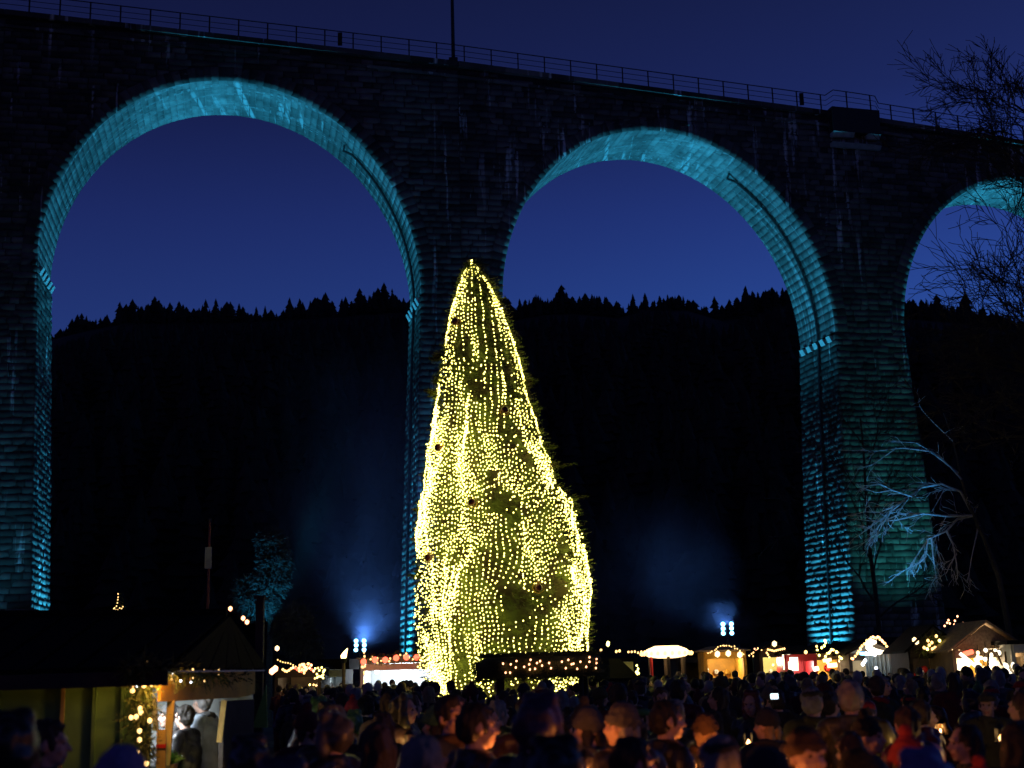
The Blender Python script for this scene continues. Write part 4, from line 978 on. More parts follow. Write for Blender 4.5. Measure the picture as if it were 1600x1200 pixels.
# ridge-line dark roofs behind the stalls
for px, Y, w_, e, r, lb in ((1090, 50, 60, 1026, 1012, 'unlit dark stall between the round kiosk and the gold stall'), (1180, 50, 44, 1020, 1006, 'unlit dark stall behind the scattered lights left of the lime stall'), (1420, 47, 90, 1020, 996, 'wide unlit dark roof behind the white tent'), (1330, 48, 50, 1022, 1004, 'unlit dark stall between the orange-lit and striped stalls')):
    stall(px, Y, w_, e, r, lb, roof='hip', lampn=0, goods=False)

# ================================================================== BARE TREES, CYAN-LIT CONIFER
def limb(q, p, d, L, r, depth, droop, spread, seg=4, side=None):
    pts_ = [p]; rr = [r]; dd = d.normalized()
    for i in range(seg):
        dd = (dd+Vector((random.gauss(0, .17), random.gauss(0, .17), random.gauss(0, .13)-droop*.16))).normalized(); p = p+dd*L/seg; pts_.append(p); rr.append(r*(1-.45*(i+1)/seg))
        if depth > 0 and (i > 0 or depth < 3):
            for _ in range(2 if depth > 1 else 2):
                a = random.uniform(.35, .95)*random.choice((-1, 1)); ax = Vector((random.gauss(0, 1), random.gauss(0, 1), random.gauss(0, .5))).normalized()
                d2 = (Matrix.Rotation(a*spread, 3, ax) @ dd)
                if random.random() < .80: limb(q, p, d2, L*random.uniform(.45, .72), rr[-1]*.6, depth-1, droop, spread, 3)
    q.tube(pts_, [max(x, .009) for x in rr], 5 if r > .04 else 3, cap=False)
def bare_tree(px, Y, h, label, trunk_dir, limbs, mat='litbark', depth=3, r0=.22, droop=.3):
    p = G(px, Y); t = thing('bare_tree', p, label, 'tree')
    q = MB(); d = Vector(trunk_dir).normalized(); pts_ = [Vector((0, 0, -.05))]; n = 8
    for k in range(n): pts_.append(pts_[-1]+(d+Vector((random.gauss(0, .05), random.gauss(0, .05), 0)))*h/n)
    q.tube(pts_, [r0*(1-.75*k/n) for k in range(n+1)], 9); q.build('trunk', M[mat], t)
    for (f, dx, dy, dz, L, dp, dr) in limbs:
        s = f*n; i = min(n-1, int(s)); b = pts_[i].lerp(pts_[i+1], s-i); q = MB()
        limb(q, b, Vector((dx, dy, dz)), L, r0*.42*(1-.5*f), dp, dr, 1.0, 5); q.build('limb', M[mat], t)
    return t
random.seed(11)
# big tree just right of the frame, crown reaching in
bare_tree(1866, 36, 17, 'tall dark bare tree at the right edge with its crown against the sky', (-.04, 0, 1), [(.34, -1, .1, .75, 3.8, 4, -.1), (.40, -1, -.2, .9, 4.0, 4, -.1), (.46, -.9, .2, .7, 4.0, 4, -.1), (.52, -1, 0, .6, 3.6, 4, 0), (.58, -1, .2, .5, 3.2, 3, 0), (.80, -.9, .1, .5, 3.3, 4, 0), (.86, -.9, .2, .4, 3.3, 4, 0), (.90, -1, -.1, .2, 3.0, 4, 0), (.95, -1, 0, .4, 2.8, 4, 0), (.5, 1, 0, .5, 3, 2, 0), (.8, .7, 0, .6, 3, 2, 0), (1, 0, 0, 1, 2, 3, 0)], r0=.24, mat='darkbark')
# leaning tree whose drooping boughs catch the blue light
YL = 46; pL = G(1590, YL); lean = thing('bare_tree', pL, 'leaning bare tree right of the right pier with drooping boughs lit pale blue', 'tree')
q = MB(); tp = [pL-pL] + [W(x, y, YL)-pL for x, y in ((1572, 960), (1560, 900), (1535, 835), (1512, 785), (1500, 740), (1490, 690), (1474, 645))]
q.tube(tp, [.13, .11, .10, .08, .06, .045, .03, .012], 8); q.build('trunk', M['darkbark'], lean)  # trunk left unlit by giving it darker bark than its boughs
BOUGHS = [([(1530, 822), (1500, 768), (1470, 757), (1440, 762), (1415, 780), (1385, 805), (1365, 820), (1345, 835)], .055), ([(1520, 805), (1480, 806), (1440, 803), (1405, 803), (1380, 815), (1357, 838)], .05), ([(1500, 768), (1476, 765), (1468, 780), (1455, 800)], .03),
 ([(1520, 805), (1495, 812), (1478, 830), (1450, 842), (1437, 860), (1425, 882)], .055), ([(1478, 828), (1490, 850), (1495, 880), (1497, 905)], .045), ([(1450, 842), (1446, 870), (1435, 880), (1408, 893)], .04), ([(1455, 840), (1458, 870), (1463, 903)], .04), ([(1448, 862), (1440, 872), (1430, 885)], .03),
 ([(1425, 775), (1395, 766), (1370, 770), (1345, 762)], .03), ([(1400, 768), (1375, 757), (1340, 760)], .03), ([(1440, 803), (1400, 812), (1370, 815), (1330, 810)], .035), ([(1400, 790), (1375, 800), (1350, 800), (1328, 806)], .025), ([(1420, 778), (1404, 800), (1390, 825), (1370, 838)], .03), ([(1500, 740), (1455, 706), (1410, 700), (1370, 704), (1300, 703)], .035),
 ([(1400, 700), (1365, 725), (1342, 732), (1331, 750)], .022), ([(1503, 750), (1470, 715), (1430, 692), (1390, 690)], .03), ([(1490, 690), (1460, 660), (1440, 640)], .022), ([(1530, 822), (1518, 870), (1512, 910)], .03), ([(1385, 805), (1368, 830), (1360, 850)], .022), ([(1495, 865), (1485, 880), (1478, 897)], .03), ([(1415, 780), (1395, 792), (1378, 822), (1366, 848)], .026)]
for pl_, r_b in BOUGHS:
    q = MB(); z0_ = random.uniform(-.4, .4); P_ = [W(x+random.uniform(-1, 1), y+random.uniform(-1, 1), YL+z0_*k/len(pl_)+random.uniform(-.08, .08))-pL for k, (x, y) in enumerate(pl_)]
    q.tube(P_, [max(.012, r_b*(1-.75*k/(len(P_)-1))) for k in range(len(P_))], 6)
    for k in range(1, len(P_)):
        for _ in range(2 if r_b > .035 else 1):
            d = (P_[k]-P_[k-1]).normalized(); b_ = P_[k-1].lerp(P_[k], random.random()); sd_ = Vector((random.gauss(0, .6), random.gauss(0, .4), random.gauss(0, .6)))
            limb(q, b_, d+sd_, random.uniform(.3, .8), .011, 1, .5, 1, 3)
    q.build('bough', M['litbark'], lean)
bare_tree(1378, 60, 13, 'slender upright bare tree in front of the right pier', (.0, 0, 1), [(.35, -.6, 0, .8, 3.5, 3, 0), (.45, .6, .1, .8, 3.6, 3, 0), (.5, -.5, -.2, .9, 3.4, 3, 0), (.6, .5, 0, .9, 3.2, 3, 0), (.7, -.5, .1, .9, 3.0, 3, 0), (.8, .5, 0, .8, 2.6, 3, 0), (.3, .7, 0, .6, 3, 3, .2), (.9, -.3, 0, 1, 2.4, 2, 0)], r0=.14, mat='darkbark')
# beam for the leaning tree
p = W(1440, 1040, 46); tgt = W(1450, 850, 46)
ground_flood((G(1432, 44.2).x, 44.2, 0), W(1412, 862, 46), 4600, math.radians(30), 'low floodlight on the ground below the leaning bare tree', col=(.05, .38, 1.0), blend=.9)
# cyan-lit conifers left
def leafy(px, Y, cps, label, n=5200, mat='fir', L=.34):
    p = G(px, Y); t = thing('evergreen_tree', p, label, 'tree'); top = W(cps[0][0], cps[0][1], Y)
    q = MB(); q.tube([(0, 0, 0), ((top.x-p.x)*.6, 0, top.z*.5), (top.x-p.x, 0, top.z*.9)], [.18, .12, .03], 8); q.build('trunk', M['bark'], t)
    v2 = []; f2 = []; ppm = 2086/Y
    for k in range(n):
        x, y, rx_, ry_ = random.choice(cps); c = W(x, y, Y)-p; u = Vector([random.gauss(0, 1) for _ in range(3)]).normalized()*random.uniform(.55, 1)
        q_ = c+Vector((u.x*rx_/ppm, u.y*rx_/ppm, u.z*ry_/ppm)); spray(q_, u+Vector((0, 0, -.4)), L*random.uniform(.6, 1.2), 4, v2, f2, .2)
    q = MB(); q.add(v2, f2); q.build('crown', M[mat], t); return t
leafy(420, 58, [(424, 850, 20, 22), (428, 880, 24, 26), (420, 915, 26, 26), (405, 945, 28, 20), (385, 930, 18, 26), (432, 900, 18, 30)], 'tall rounded evergreen glowing faint cyan above the left hut', mat='greyfir')
leafy(465, 54, [(462, 970, 22, 22), (470, 1000, 26, 22), (482, 1020, 18, 14), (445, 985, 18, 24)], 'low dark evergreen sloping down right of the cyan-lit one', 3600, mat='greyfir')
ground_flood((G(398, 54.5).x, 54.5, 0), W(424, 868, 58), 2600, math.radians(34), 'low floodlight on the ground before the cyan-lit evergreen', col=(.03, .38, .75), blend=.9)

# ================================================================== SMOKE drifting through the blue beams
def smoke(px, py, Y, sx, sy, sz, dens, label):
    m = bpy.data.materials.new('smoke_'+str(px)); m.use_nodes = True; n = m.node_tree.nodes; l = m.node_tree.links; n.remove(n['Principled BSDF'])
    v = n.new('ShaderNodeVolumePrincipled'); v.inputs['Color'].default_value = (.8, .85, .9, 1); v.inputs['Anisotropy'].default_value = .2
    tc = n.new('ShaderNodeTexCoord'); nz = n.new('ShaderNodeTexNoise'); nz.inputs['Scale'].default_value = 1.5; nz.inputs['Detail'].default_value = 3; l.new(tc.outputs['Object'], nz.inputs['Vector'])
    ln = n.new('ShaderNodeVectorMath'); ln.operation = 'LENGTH'; l.new(tc.outputs['Object'], ln.inputs[0])
    r1 = n.new('ShaderNodeMapRange'); r1.inputs[1].default_value = .25; r1.inputs[2].default_value = .98; r1.inputs[3].default_value = 1; r1.inputs[4].default_value = 0; l.new(ln.outputs['Value'], r1.inputs[0])
    r2 = n.new('ShaderNodeMapRange'); r2.inputs[1].default_value = .38; r2.inputs[2].default_value = .68; l.new(nz.outputs['Fac'], r2.inputs[0])
    mu = n.new('ShaderNodeMath'); mu.operation = 'MULTIPLY'; l.new(r1.outputs[0], mu.inputs[0]); l.new(r2.outputs[0], mu.inputs[1])
    m2 = n.new('ShaderNodeMath'); m2.operation = 'MULTIPLY'; m2.inputs[1].default_value = dens; l.new(mu.outputs[0], m2.inputs[0]); l.new(m2.outputs[0], v.inputs['Density'])
    l.new(v.outputs[0], n['Material Output'].inputs['Volume'])
    q = MB(); q.ball((0, 0, 0), 1.0, 20, 14); o = q.build('smoke', m); o.location = W(px, py, Y); o.scale = (sx, sy, sz); tag(o, label, kind='stuff'); return o
smoke(560, 800, 60, 5.6, 3.2, 9.8, .14, 'thin blue-lit smoke drifting up left of the lit fir')
smoke(563, 985, 58.2, 2.3, 1.8, 2.9, .20, 'bluish smoke added round the left blue floodlights to give their halo')  # this puff and the next are added to shape the lamps' halos
smoke(1136, 984, 56, 1.5, 1.4, 1.5, .25, 'bluish smoke added round the right blue floodlights to give their halo')
smoke(1010, 905, 58, 4.6, 2.5, 4.8, .09, 'thin blue-lit smoke right of the lit fir')

# ================================================================== PEOPLE
def mball(q, c, r, u=14, v=10): q.ball(c, r, u, v)
def cap_(q, a, b, ra, rb, n=10):
    q.tube([a, b], [ra, rb], n); q.ball(a, ra, n, 8); q.ball(b, rb, n, 8)
def remesh(q, voxel, mats, assign=None, name='body', smooth=2):
    me = q.mesh('tmp', M['skin']); o = bpy.data.objects.new('tmp', me); COL.objects.link(o)
    m = o.modifiers.new('r', 'REMESH'); m.mode = 'VOXEL'; m.voxel_size = voxel; m.use_smooth_shade = True
    s = o.modifiers.new('s', 'SMOOTH'); s.factor = .5; s.iterations = smooth
    dg = bpy.context.evaluated_depsgraph_get(); ev = o.evaluated_get(dg); out = bpy.data.meshes.new_from_object(ev); out.name = name
    out.materials.clear()
    for mm in mats: out.materials.append(mm)
    if assign:
        for p in out.polygons: p.material_index = assign(p.center)
    am, fq = {'hair': (.020, 30), 'coat': (.022, 9), 'knitted_hat': (.009, 38), 'hood': (.018, 13), 'scarf': (.008, 22), 'trousers': (.012, 8)}.get(name, (0, 1))
    if am:
        n_ = len(out.vertices); co = np.empty(n_*3, np.float32); no = np.empty(n_*3, np.float32); out.vertices.foreach_get('co', co); out.vertices.foreach_get('normal', no)
        co = co.reshape(-1, 3); no = no.reshape(-1, 3)
        dsp = np.array([mnoise.noise(Vector((float(c[0])*fq, float(c[1])*fq, float(c[2])*fq*(.45 if name == 'hair' else 1.3)))) for c in co])
        out.vertices.foreach_set('co', (co+no*(dsp*am)[:, None]).ravel()); out.update()
    bpy.data.objects.remove(o); bpy.data.meshes.remove(me); return out
POSE = {'down': ((.245, -.02, 1.13), (.26, .07, .88)), 'front': ((.26, .02, 1.14), (.09, .28, 1.12)), 'phone': ((.23, .18, 1.20), (.06, .36, 1.50)), 'pocket': ((.29, -.05, 1.14), (.20, .11, .97))}
def template(kind):
    K = {'short': dict(pose='front', turn=.25), 'long': dict(pose='down', turn=-.3), 'pompom': dict(pose='front', turn=.1), 'hood': dict(pose='pocket', turn=-.15), 'brim': dict(pose='front', turn=0), 'phone': dict(pose='phone', turn=0),
         'flatcap': dict(pose='down', turn=.4), 'beanie': dict(pose='front', turn=-.45), 'bald': dict(pose='pocket', turn=.5)}[kind]
    el, wr = [Vector(v) for v in POSE[K['pose']]]
    hc = Vector((0, .025, 1.60)); RT = Matrix.Rotation(-K['turn'], 4, 'Z')
    def hp(x, y, z): return hc + (RT @ Vector((x, y, z)))
    q = MB()
    # head: cranium, face, jaw, nose, brow, ears, neck
    q.ball(hp(0, -.015, .02), (.077, .094, .098), 16, 12); q.ball(hp(0, .025, -.035), (.060, .062, .078), 14, 10); q.ball(hp(0, .05, -.085), (.034, .030, .024), 10, 8)
    cap_(q, hp(0, .082, .012), hp(0, .104, -.026), .010, .015, 8); cap_(q, hp(-.045, .070, .030), hp(.045, .070, .030), .014, .014, 8)
    for s in (-1, 1): q.ball(hp(s*.040, .062, -.030), (.022, .022, .020), 8, 6); q.ball(hp(s*.079, -.01, -.008), (.011, .020, .031), 8, 6)
    q.ball(hp(0, .083, -.058), (.024, .010, .007), 10, 6); q.ball(hp(0, .081, -.067), (.020, .010, .007), 10, 6)
    cap_(q, (0, -.01, 1.40), hp(0, -.02, -.06), .062, .055)
    # trunk and legs
    cap_(q, (0, 0, 1.30), (0, 0, 1.02), .135, .12, 14); cap_(q, (-.13, -.01, 1.40), (.13, -.01, 1.40), .07, .07, 12); cap_(q, (-.07, 0, .95), (.07, 0, .95), .11, .11, 12)
    for s in (-1, 1):
        cap_(q, (s*.09, 0, .92), (s*.10, .01, .50), .085, .058, 12); cap_(q, (s*.10, .01, .50), (s*.11, -.01, .09), .055, .038, 12); cap_(q, (s*.11, -.03, .045), (s*.12, .15, .03), .04, .032, 10)
        E_, W_ = Vector((s*el.x, el.y, el.z)), Vector((s*wr.x, wr.y, wr.z)); cap_(q, (s*.185, -.01, 1.40), E_, .052, .042); cap_(q, E_, W_, .040, .028)
        d = (W_-E_).normalized(); pal = W_+d*.05; q.ball(W_+d*.045, (.030, .030, .042), 10, 8)
        sv = d.cross(Vector((0, 0, 1))) if abs(d.z) < .9 else Vector((0, 1, 0)); sv.normalize(); cu = (Vector((-s, 0, -.3))-d*Vector((-s, 0, -.3)).dot(d)).normalized()
        for f in range(4):
            b = pal+sv*(f-1.5)*.021+d*.025; Lf = (.034, .040, .038, .030)[f]; m_ = b+d*Lf+cu*.008; cap_(q, b, m_, .0095, .009, 6); cap_(q, m_, m_+(d*.5+cu*.8).normalized()*Lf*.8, .009, .008, 6)
        tb = pal-sv*.030-d*.01; t2 = tb+(d*.6-sv*.6+cu*.4).normalized()*.035; cap_(q, tb, t2, .012, .010, 6); cap_(q, t2, t2+(d*.8+cu*.5).normalized()*.028, .010, .009, 6)
    iR = RT.inverted()
    def asg(c):
        v = iR @ (Vector(c)-hc)
        for s in (-1, 1):
            if (v-Vector((s*.030, .080, .008))).length < .0125: return 1
        if abs(v.x) < .024 and v.y > .070 and -.075 < v.z < -.052: return 2
        return 0
    parts = {'body': remesh(q, .0105, [M['skin'], M['eye'], M['lip']], asg, 'body', 1)}
    # coat
    q = MB(); wo = 1.0
    hem = .62 if kind in ('long', 'brim', 'beanie') else .84
    cap_(q, (0, 0, 1.30), (0, 0, 1.0), .175, .165, 16); cap_(q, (-.145, -.01, 1.395), (.145, -.01, 1.395), .088, .088, 14)
    q.tube([(0, 0, 1.1), (0, 0, hem+.1), (0, 0, hem)], [.17, .20, .205], 18)
    for s in (-1, 1):
        E_, W_ = Vector((s*el.x, el.y, el.z)), Vector((s*wr.x, wr.y, wr.z)); cap_(q, (s*.20, -.01, 1.39), E_, .074, .062, 12); d = (W_-E_); cap_(q, E_, E_+d*.92, .060, .048, 12)
    q.tube([(0, -.015, 1.40), (0, -.008, 1.485)], [.10, .088], 16)
    if kind == 'hood':
        pass
    parts['coat'] = remesh(q, .015, [M['jacket'] if kind in ('hood', 'beanie', 'short') else M['cloth']], None, 'coat', 2)
    q = MB()
    for s in (-1, 1): cap_(q, (s*.09, 0, .90), (s*.10, .01, .50), .105, .080, 12); cap_(q, (s*.10, .01, .50), (s*.11, -.01, .12), .078, .068, 12)
    parts['trousers'] = remesh(q, .018, [M['cloth']], None, 'trousers', 1)
    for s in (-1, 1):
        q = MB(); cap_(q, (s*.11, -.03, .05), (s*.12, .16, .045), .055, .046, 10); cap_(q, (s*.11, -.02, .05), (s*.11, -.02, .16), .055, .055, 10); parts['boot' + ('' if s < 0 else '_')] = remesh(q, .018, [M['boot']], None, 'boot', 1)
    # hair / headgear
    q = MB(); hat = None
    def rot_ball(c, r): q.ball(hp(*c), r, 16, 12)
    if kind in ('short', 'phone', 'flatcap', 'brim', 'bald'):
        rot_ball((0, -.024, .036), (.090, .101, .107)); rot_ball((0, -.055, -.015), (.082, .066, .078))
        if kind == 'short': rot_ball((0, .03, .095), (.055, .05, .028))
    elif kind == 'long':
        rot_ball((0, -.025, .030), (.088, .095, .102)); cap_(q, hp(-.05, -.05, 0), hp(-.065, -.05, -.20), .045, .035); cap_(q, hp(.05, -.05, 0), hp(.065, -.05, -.20), .045, .035); cap_(q, hp(0, -.07, 0), hp(0, -.075, -.22), .06, .045)
    elif kind in ('beanie', 'pompom'):
        cap_(q, hp(-.04, -.06, -.02), hp(-.05, -.06, -.12 if kind == 'beanie' else -.06), .042, .03); cap_(q, hp(.04, -.06, -.02), hp(.05, -.06, -.12 if kind == 'beanie' else -.06), .042, .03)
    if kind != 'hood': parts['hair'] = remesh(q, .011, [M['hair']], None, 'hair', 1)
    q = MB()
    if kind in ('beanie', 'pompom'):
        q.ball(hp(0, -.025, .048), (.090, .102, .098), 18, 12); q.tube([hp(0, -.015, .016), hp(0, -.020, .058)], [.104, .103], 20)
        if kind == 'pompom': q.ball(hp(0, -.035, .165), .038, 12, 10)
        parts['knitted_hat'] = remesh(q, .011, [M['cloth']], None, 'knitted_hat', 1)
    if kind == 'brim':
        q.tube([hp(0, -.01, .045), hp(0, -.01, .058)], [.155, .150], 24); q.tube([hp(0, -.015, .05), hp(0, -.02, .15), hp(0, -.02, .165)], [.093, .086, .06], 20); parts['brimmed_hat'] = remesh(q, .009, [M['cloth']], None, 'brimmed_hat', 1)
    if kind == 'flatcap':
        q.ball(hp(0, -.012, .075), (.094, .115, .048), 18, 10); q.ball(hp(0, .085, .052), (.06, .055, .011), 14, 6); parts['flat_cap'] = remesh(q, .010, [M['cloth']], None, 'flat_cap', 1)
    if kind == 'hood':
        q.ball(hp(0, -.055, .015), (.098, .102, .114), 20, 14); q.ball(hp(0, -.11, .045), (.05, .06, .07), 12, 8); cap_(q, hp(-.075, .0, -.03), hp(-.06, .01, -.12), .045, .045); cap_(q, hp(.075, .0, -.03), hp(.06, .01, -.12), .045, .045); cap_(q, hp(-.05, 0, .115), hp(.05, 0, .115), .04, .04); cap_(q, hp(-.05, 0, .115), hp(-.078, .0, -.02), .04, .04); cap_(q, hp(.05, 0, .115), hp(.078, .0, -.02), .04, .04)
        parts['hood'] = remesh(q, .012, [M['jacket']], None, 'hood', 1)
    if kind in ('flatcap', 'beanie', 'bald'):
        ring = [(.085*math.cos(a), .09*math.sin(a)-.005, 1.465+.012*math.sin(2*a)) for a in [2*PI*k/14 for k in range(15)]]; q = MB(); q.tube(ring, .034, 8); cap_(q, (.05, .10, 1.45), (.06, .15, 1.22), .03, .028); parts['scarf'] = remesh(q, .012, [M['cloth']], None, 'scarf', 1)
    return parts
KINDS = ['short', 'long', 'pompom', 'hood', 'brim', 'phone', 'flatcap', 'beanie', 'bald']
random.seed(3)
TPL = {k: template(k) for k in KINDS}
CC = {'black': (.012, .012, .014), 'charcoal': (.035, .032, .030), 'navy': (.014, .018, .036), 'dark green': (.018, .04, .02), 'brown': (.07, .04, .022), 'maroon': (.08, .012, .018), 'grey': (.08, .08, .08), 'olive': (.06, .06, .025), 'beige': (.25, .20, .13), 'purple': (.075, .04, .075), 'red': (.35, .03, .03), 'white': (.5, .5, .5), 'lavender': (.22, .18, .40), 'silver-blue': (.42, .50, .58), 'pink': (.35, .12, .18), 'green': (.06, .18, .07)}
HC_ = {'dark': (.015, .011, .008), 'brown': (.06, .035, .018), 'blond': (.30, .20, .09), 'grey': (.22, .21, .20)}
HEADW = {'short': '{h} short hair', 'long': 'long {h} hair', 'pompom': '{c} pompom hat', 'hood': '{c} hood up', 'brim': '{c} brimmed hat', 'phone': '{h} short hair and raised phone', 'flatcap': '{c} flat cap', 'beanie': '{c} knitted hat', 'bald': 'thin {h} hair and scarf'}
used = {}
def person(kind, p, rz, scale, coat, hatc, hairc, label, group='people in the crowd'):
    t = thing('person', p, label, 'person', group, rz); t.scale = (scale, scale, scale)
    tc2 = random.choice(['black', 'navy', 'charcoal', 'brown'])
    for nm, me in TPL[kind].items():
        nm2 = nm.rstrip('_'); o = bpy.data.objects.new(nm2, me); COL.objects.link(o); o.parent = t
        c = CC[coat] if nm in ('coat',) else CC[hatc] if nm in ('knitted_hat', 'brimmed_hat', 'flat_cap', 'hood', 'scarf') else HC_[hairc] if nm == 'hair' else CC[tc2]
        o.color = (*c, 1)
    return t
occ = []
def near_person(px, py, Y, kind, yaw, coat, hat, hair, label, scale=None):
    p = G(px, Y); z = W(px, py, Y).z; topz = {'pompom': 1.80, 'brim': 1.765, 'hood': 1.76}.get(kind, 1.735); s = scale or max(.82, min(1.12, z/topz))
    occ.append((p.x, p.y)); return person(kind, p, math.radians(yaw), s, coat, hat, hair, label)
def added_candle(px, py, Y, power, label):  # lantern added to throw warm light on nearby faces, no known source
    p = W(px, py, Y); t = thing('lantern', p, label, 'lantern', 'lanterns added among the crowd for warm light')
    q = MB(); q.tube([(0, 0, 0), (0, 0, .02)], .05, 8); q.build('base', M['iron'], t)
    q = MB(); q.tube([(0, 0, .025), (0, 0, .05), (0, 0, .075)], [.012, .016, .003], 8); q.build('flame', M['flame'], t)
    q = MB(); q.tube([(0, 0, .13), (0, 0, .15), (0, 0, .17)], [.05, .03, .01], 8)
    for k in range(4): a = PI/2*k+.7; q.tube([(.045*math.cos(a), .045*math.sin(a), .02), (.045*math.cos(a), .045*math.sin(a), .13)], .004, 4)
    q.tube([(-.03, 0, .17), (0, 0, .22), (.03, 0, .17)], .004, 4); q.build('frame', M['iron'], t)
    d = bpy.data.lights.new('added_warm_light', 'POINT'); d.energy = power; d.color = (1, .27, .05) if Y < 9.2 else (1, .55, .16); d.shadow_soft_size = .03; o = bpy.data.objects.new('added_warm_light', d); COL.objects.link(o); o.parent = t; o.location = (0, 0, .09)
N = near_person
N(18, 1106, 5.2, 'hood', 10, 'black', 'black', 'dark', 'big dark hooded person at the bottom left corner')
N(76, 1124, 7.4, 'short', -70, 'navy', 'black', 'dark', 'dark-haired person in silhouette against the green-lit hut wall')
N(190, 1168, 5.0, 'beanie', 15, 'maroon', 'lavender', 'brown', 'person in a lavender knitted hat below the left hut')
N(440, 1180, 4.6, 'hood', -5, 'purple', 'purple', 'dark', 'person in a dark purple hood at the bottom edge right of the hut')
N(520, 1108, 8.2, 'hood', 60, 'black', 'grey', 'blond', 'person in grey hood, half-turned, left of the foreground crowd')
N(585, 1128, 7.0, 'long', 5, 'charcoal', 'grey', 'brown', 'person with long brown hair in charcoal coat, lower left centre')
N(740, 1098, 7.6, 'short', -62, 'charcoal', 'black', 'dark', 'dark-haired person with orange-lit face looking right below the lit fir')
N(678, 1104, 10., 'beanie', 15, 'dark green', 'green', 'dark', 'person in a greenish knitted hat left of the orange-lit face below the fir')
N(838, 1080, 6.4, 'hood', -38, 'black', 'purple', 'dark', 'tall person in a dusky purple hood in the centre foreground')
N(862, 1146, 4.7, 'hood', -10, 'black', 'black', 'dark', 'person in a black hood at the bottom edge right of centre')
N(980, 1152, 6.2, 'short', -58, 'brown', 'black', 'dark', 'dark-haired person with red-lit cheek at the bottom right of centre')
N(1036, 1094, 8.8, 'short', -66, 'black', 'black', 'dark', 'person with red-lit profile standing in the dark middle of the crowd')
N(915, 1106, 8.6, 'beanie', 8, 'charcoal', 'grey', 'dark', 'person in a grey knitted hat right of the purple hood')
N(1253, 1138, 6.3, 'beanie', 172, 'brown', 'brown', 'brown', 'person in a folded brown hat facing the camera with glowing orange face')
N(1408, 1132, 6.6, 'pompom', -20, 'navy', 'red', 'brown', 'person in a red pompom hat at the lower right')
N(1432, 1166, 5.0, 'hood', 5, 'navy', 'lavender', 'dark', 'person in a dull lavender hood before the red pompom hat')
N(1515, 1180, 6.2, 'pompom', 172, 'black', 'red', 'brown', 'person in a red hat facing the camera near the bottom right corner', None)
N(1327, 1172, 6.4, 'beanie', -80, 'charcoal', 'black', 'dark', 'person in black knitted hat with dim orange face between two foreground hats')
N(1578, 1124, 7.0, 'long', -20, 'black', 'black', 'dark', 'long-haired person in black at the right edge of the foreground')
N(1120, 1150, 6.0, 'flatcap', 10, 'navy', 'charcoal', 'grey', 'person in a charcoal flat cap at the bottom, right of centre')
N(1186, 1170, 5.2, 'beanie', -10, 'black', 'navy', 'dark', 'person in a navy knitted hat at the bottom between hat wearers')
N(660, 1150, 5.6, 'bald', -20, 'charcoal', 'grey', 'grey', 'person with thin grey hair and grey scarf at the bottom, left of centre')
N(392, 1146, 6.8, 'hood', 12, 'black', 'charcoal', 'dark', 'person in a charcoal hood below the triangular board right of the hut')
added_candle(826, 1232, 7.72, 15, 'small added lantern beside the orange-lit face below the fir'); added_candle(916, 1226, 6.75, 2.5, 'small added lantern in front of the dusky purple hood'); added_candle(1086, 1268, 6.45, 10, 'small added lantern below the red-lit cheek')
added_candle(1118, 1222, 8.98, 16, 'small added lantern by the red-lit profile'); added_candle(1262, 1310, 5.75, 3.2, 'small added lantern below the folded brown hat'); added_candle(1519, 1290, 5.7, 2.6, 'small added lantern below the red hat by the corner')
for k_, (cx_, cy_, cY_, pw_) in enumerate([(1382, 1120, 11, 2.2), (1424, 1132, 10, 2.4), (1500, 1140, 9.5, 1.6), (1564, 1110, 12, 3.0), (1170, 1118, 11.5, 1.2), (905, 1150, 10.5, 1.0), (640, 1120, 12, 1.2), (540, 1115, 12.5, 1.0), (1290, 1112, 14, 2.4), (1350, 1100, 17, 3.0), (1470, 1096, 17, 3.0), (1110, 1098, 16, 1.6), (1230, 1150, 8.8, 1.0)]):
    added_candle(cx_, cy_+52, cY_, pw_*.75, 'dim added lantern among the people ' + ['left of the red pompom hat', 'behind the red pompom hat', 'behind the red hat by the corner', 'at the right edge under the thatched stall', 'below the gold stall in the near rows', 'right of the grey knitted hat', 'below the lit fir, left side', 'left of the white-lit stall, near rows', 'below the orange-lit stall', 'below the striped stall, middle rows', 'below the steep gable, middle rows', 'below the round kiosk, middle rows', 'left of the folded brown hat'][k_])
# the two people serving inside the hut
sp_ = thing_count = 0
p = G(292, 14.3); person('short', Vector((p.x, p.y, 0)), math.radians(75), .975, 'black', 'black', 'dark', 'dark-haired person in a black jacket bending over the hut counter', 'people in the hut'); occ.append((p.x, p.y))
p = G(327, 14.75); person('bald', Vector((p.x-.05, p.y, 0)), math.radians(80), 1.07, 'silver-blue', 'grey', 'grey', 'person in a shiny silver-blue padded jacket inside the lit hut', 'people in the hut')
p = G(268, 14.5); person('beanie', Vector((p.x, p.y, 0)), math.radians(100), .98, 'grey', 'grey', 'grey', 'person in grey at the back of the lit hut, left of the others', 'people in the hut')
# phone holder
pp_ = near_person(1212, 1078, 15, 'phone', -4, 'black', 'black', 'dark', 'person holding up a glowing phone amid the crowd right of centre')
ph = thing('phone', W(1210, 1088, 14.6), 'glowing phone held up above the crowd', 'phone', None); q = MB(); q.box(-.045, .045, 0, .012, -.032, .032); q.build('case', M['iron'], ph); q = MB(); q.box(-.040, .040, -.003, -.001, -.027, .027); q.build('screen', M['screen'], ph)

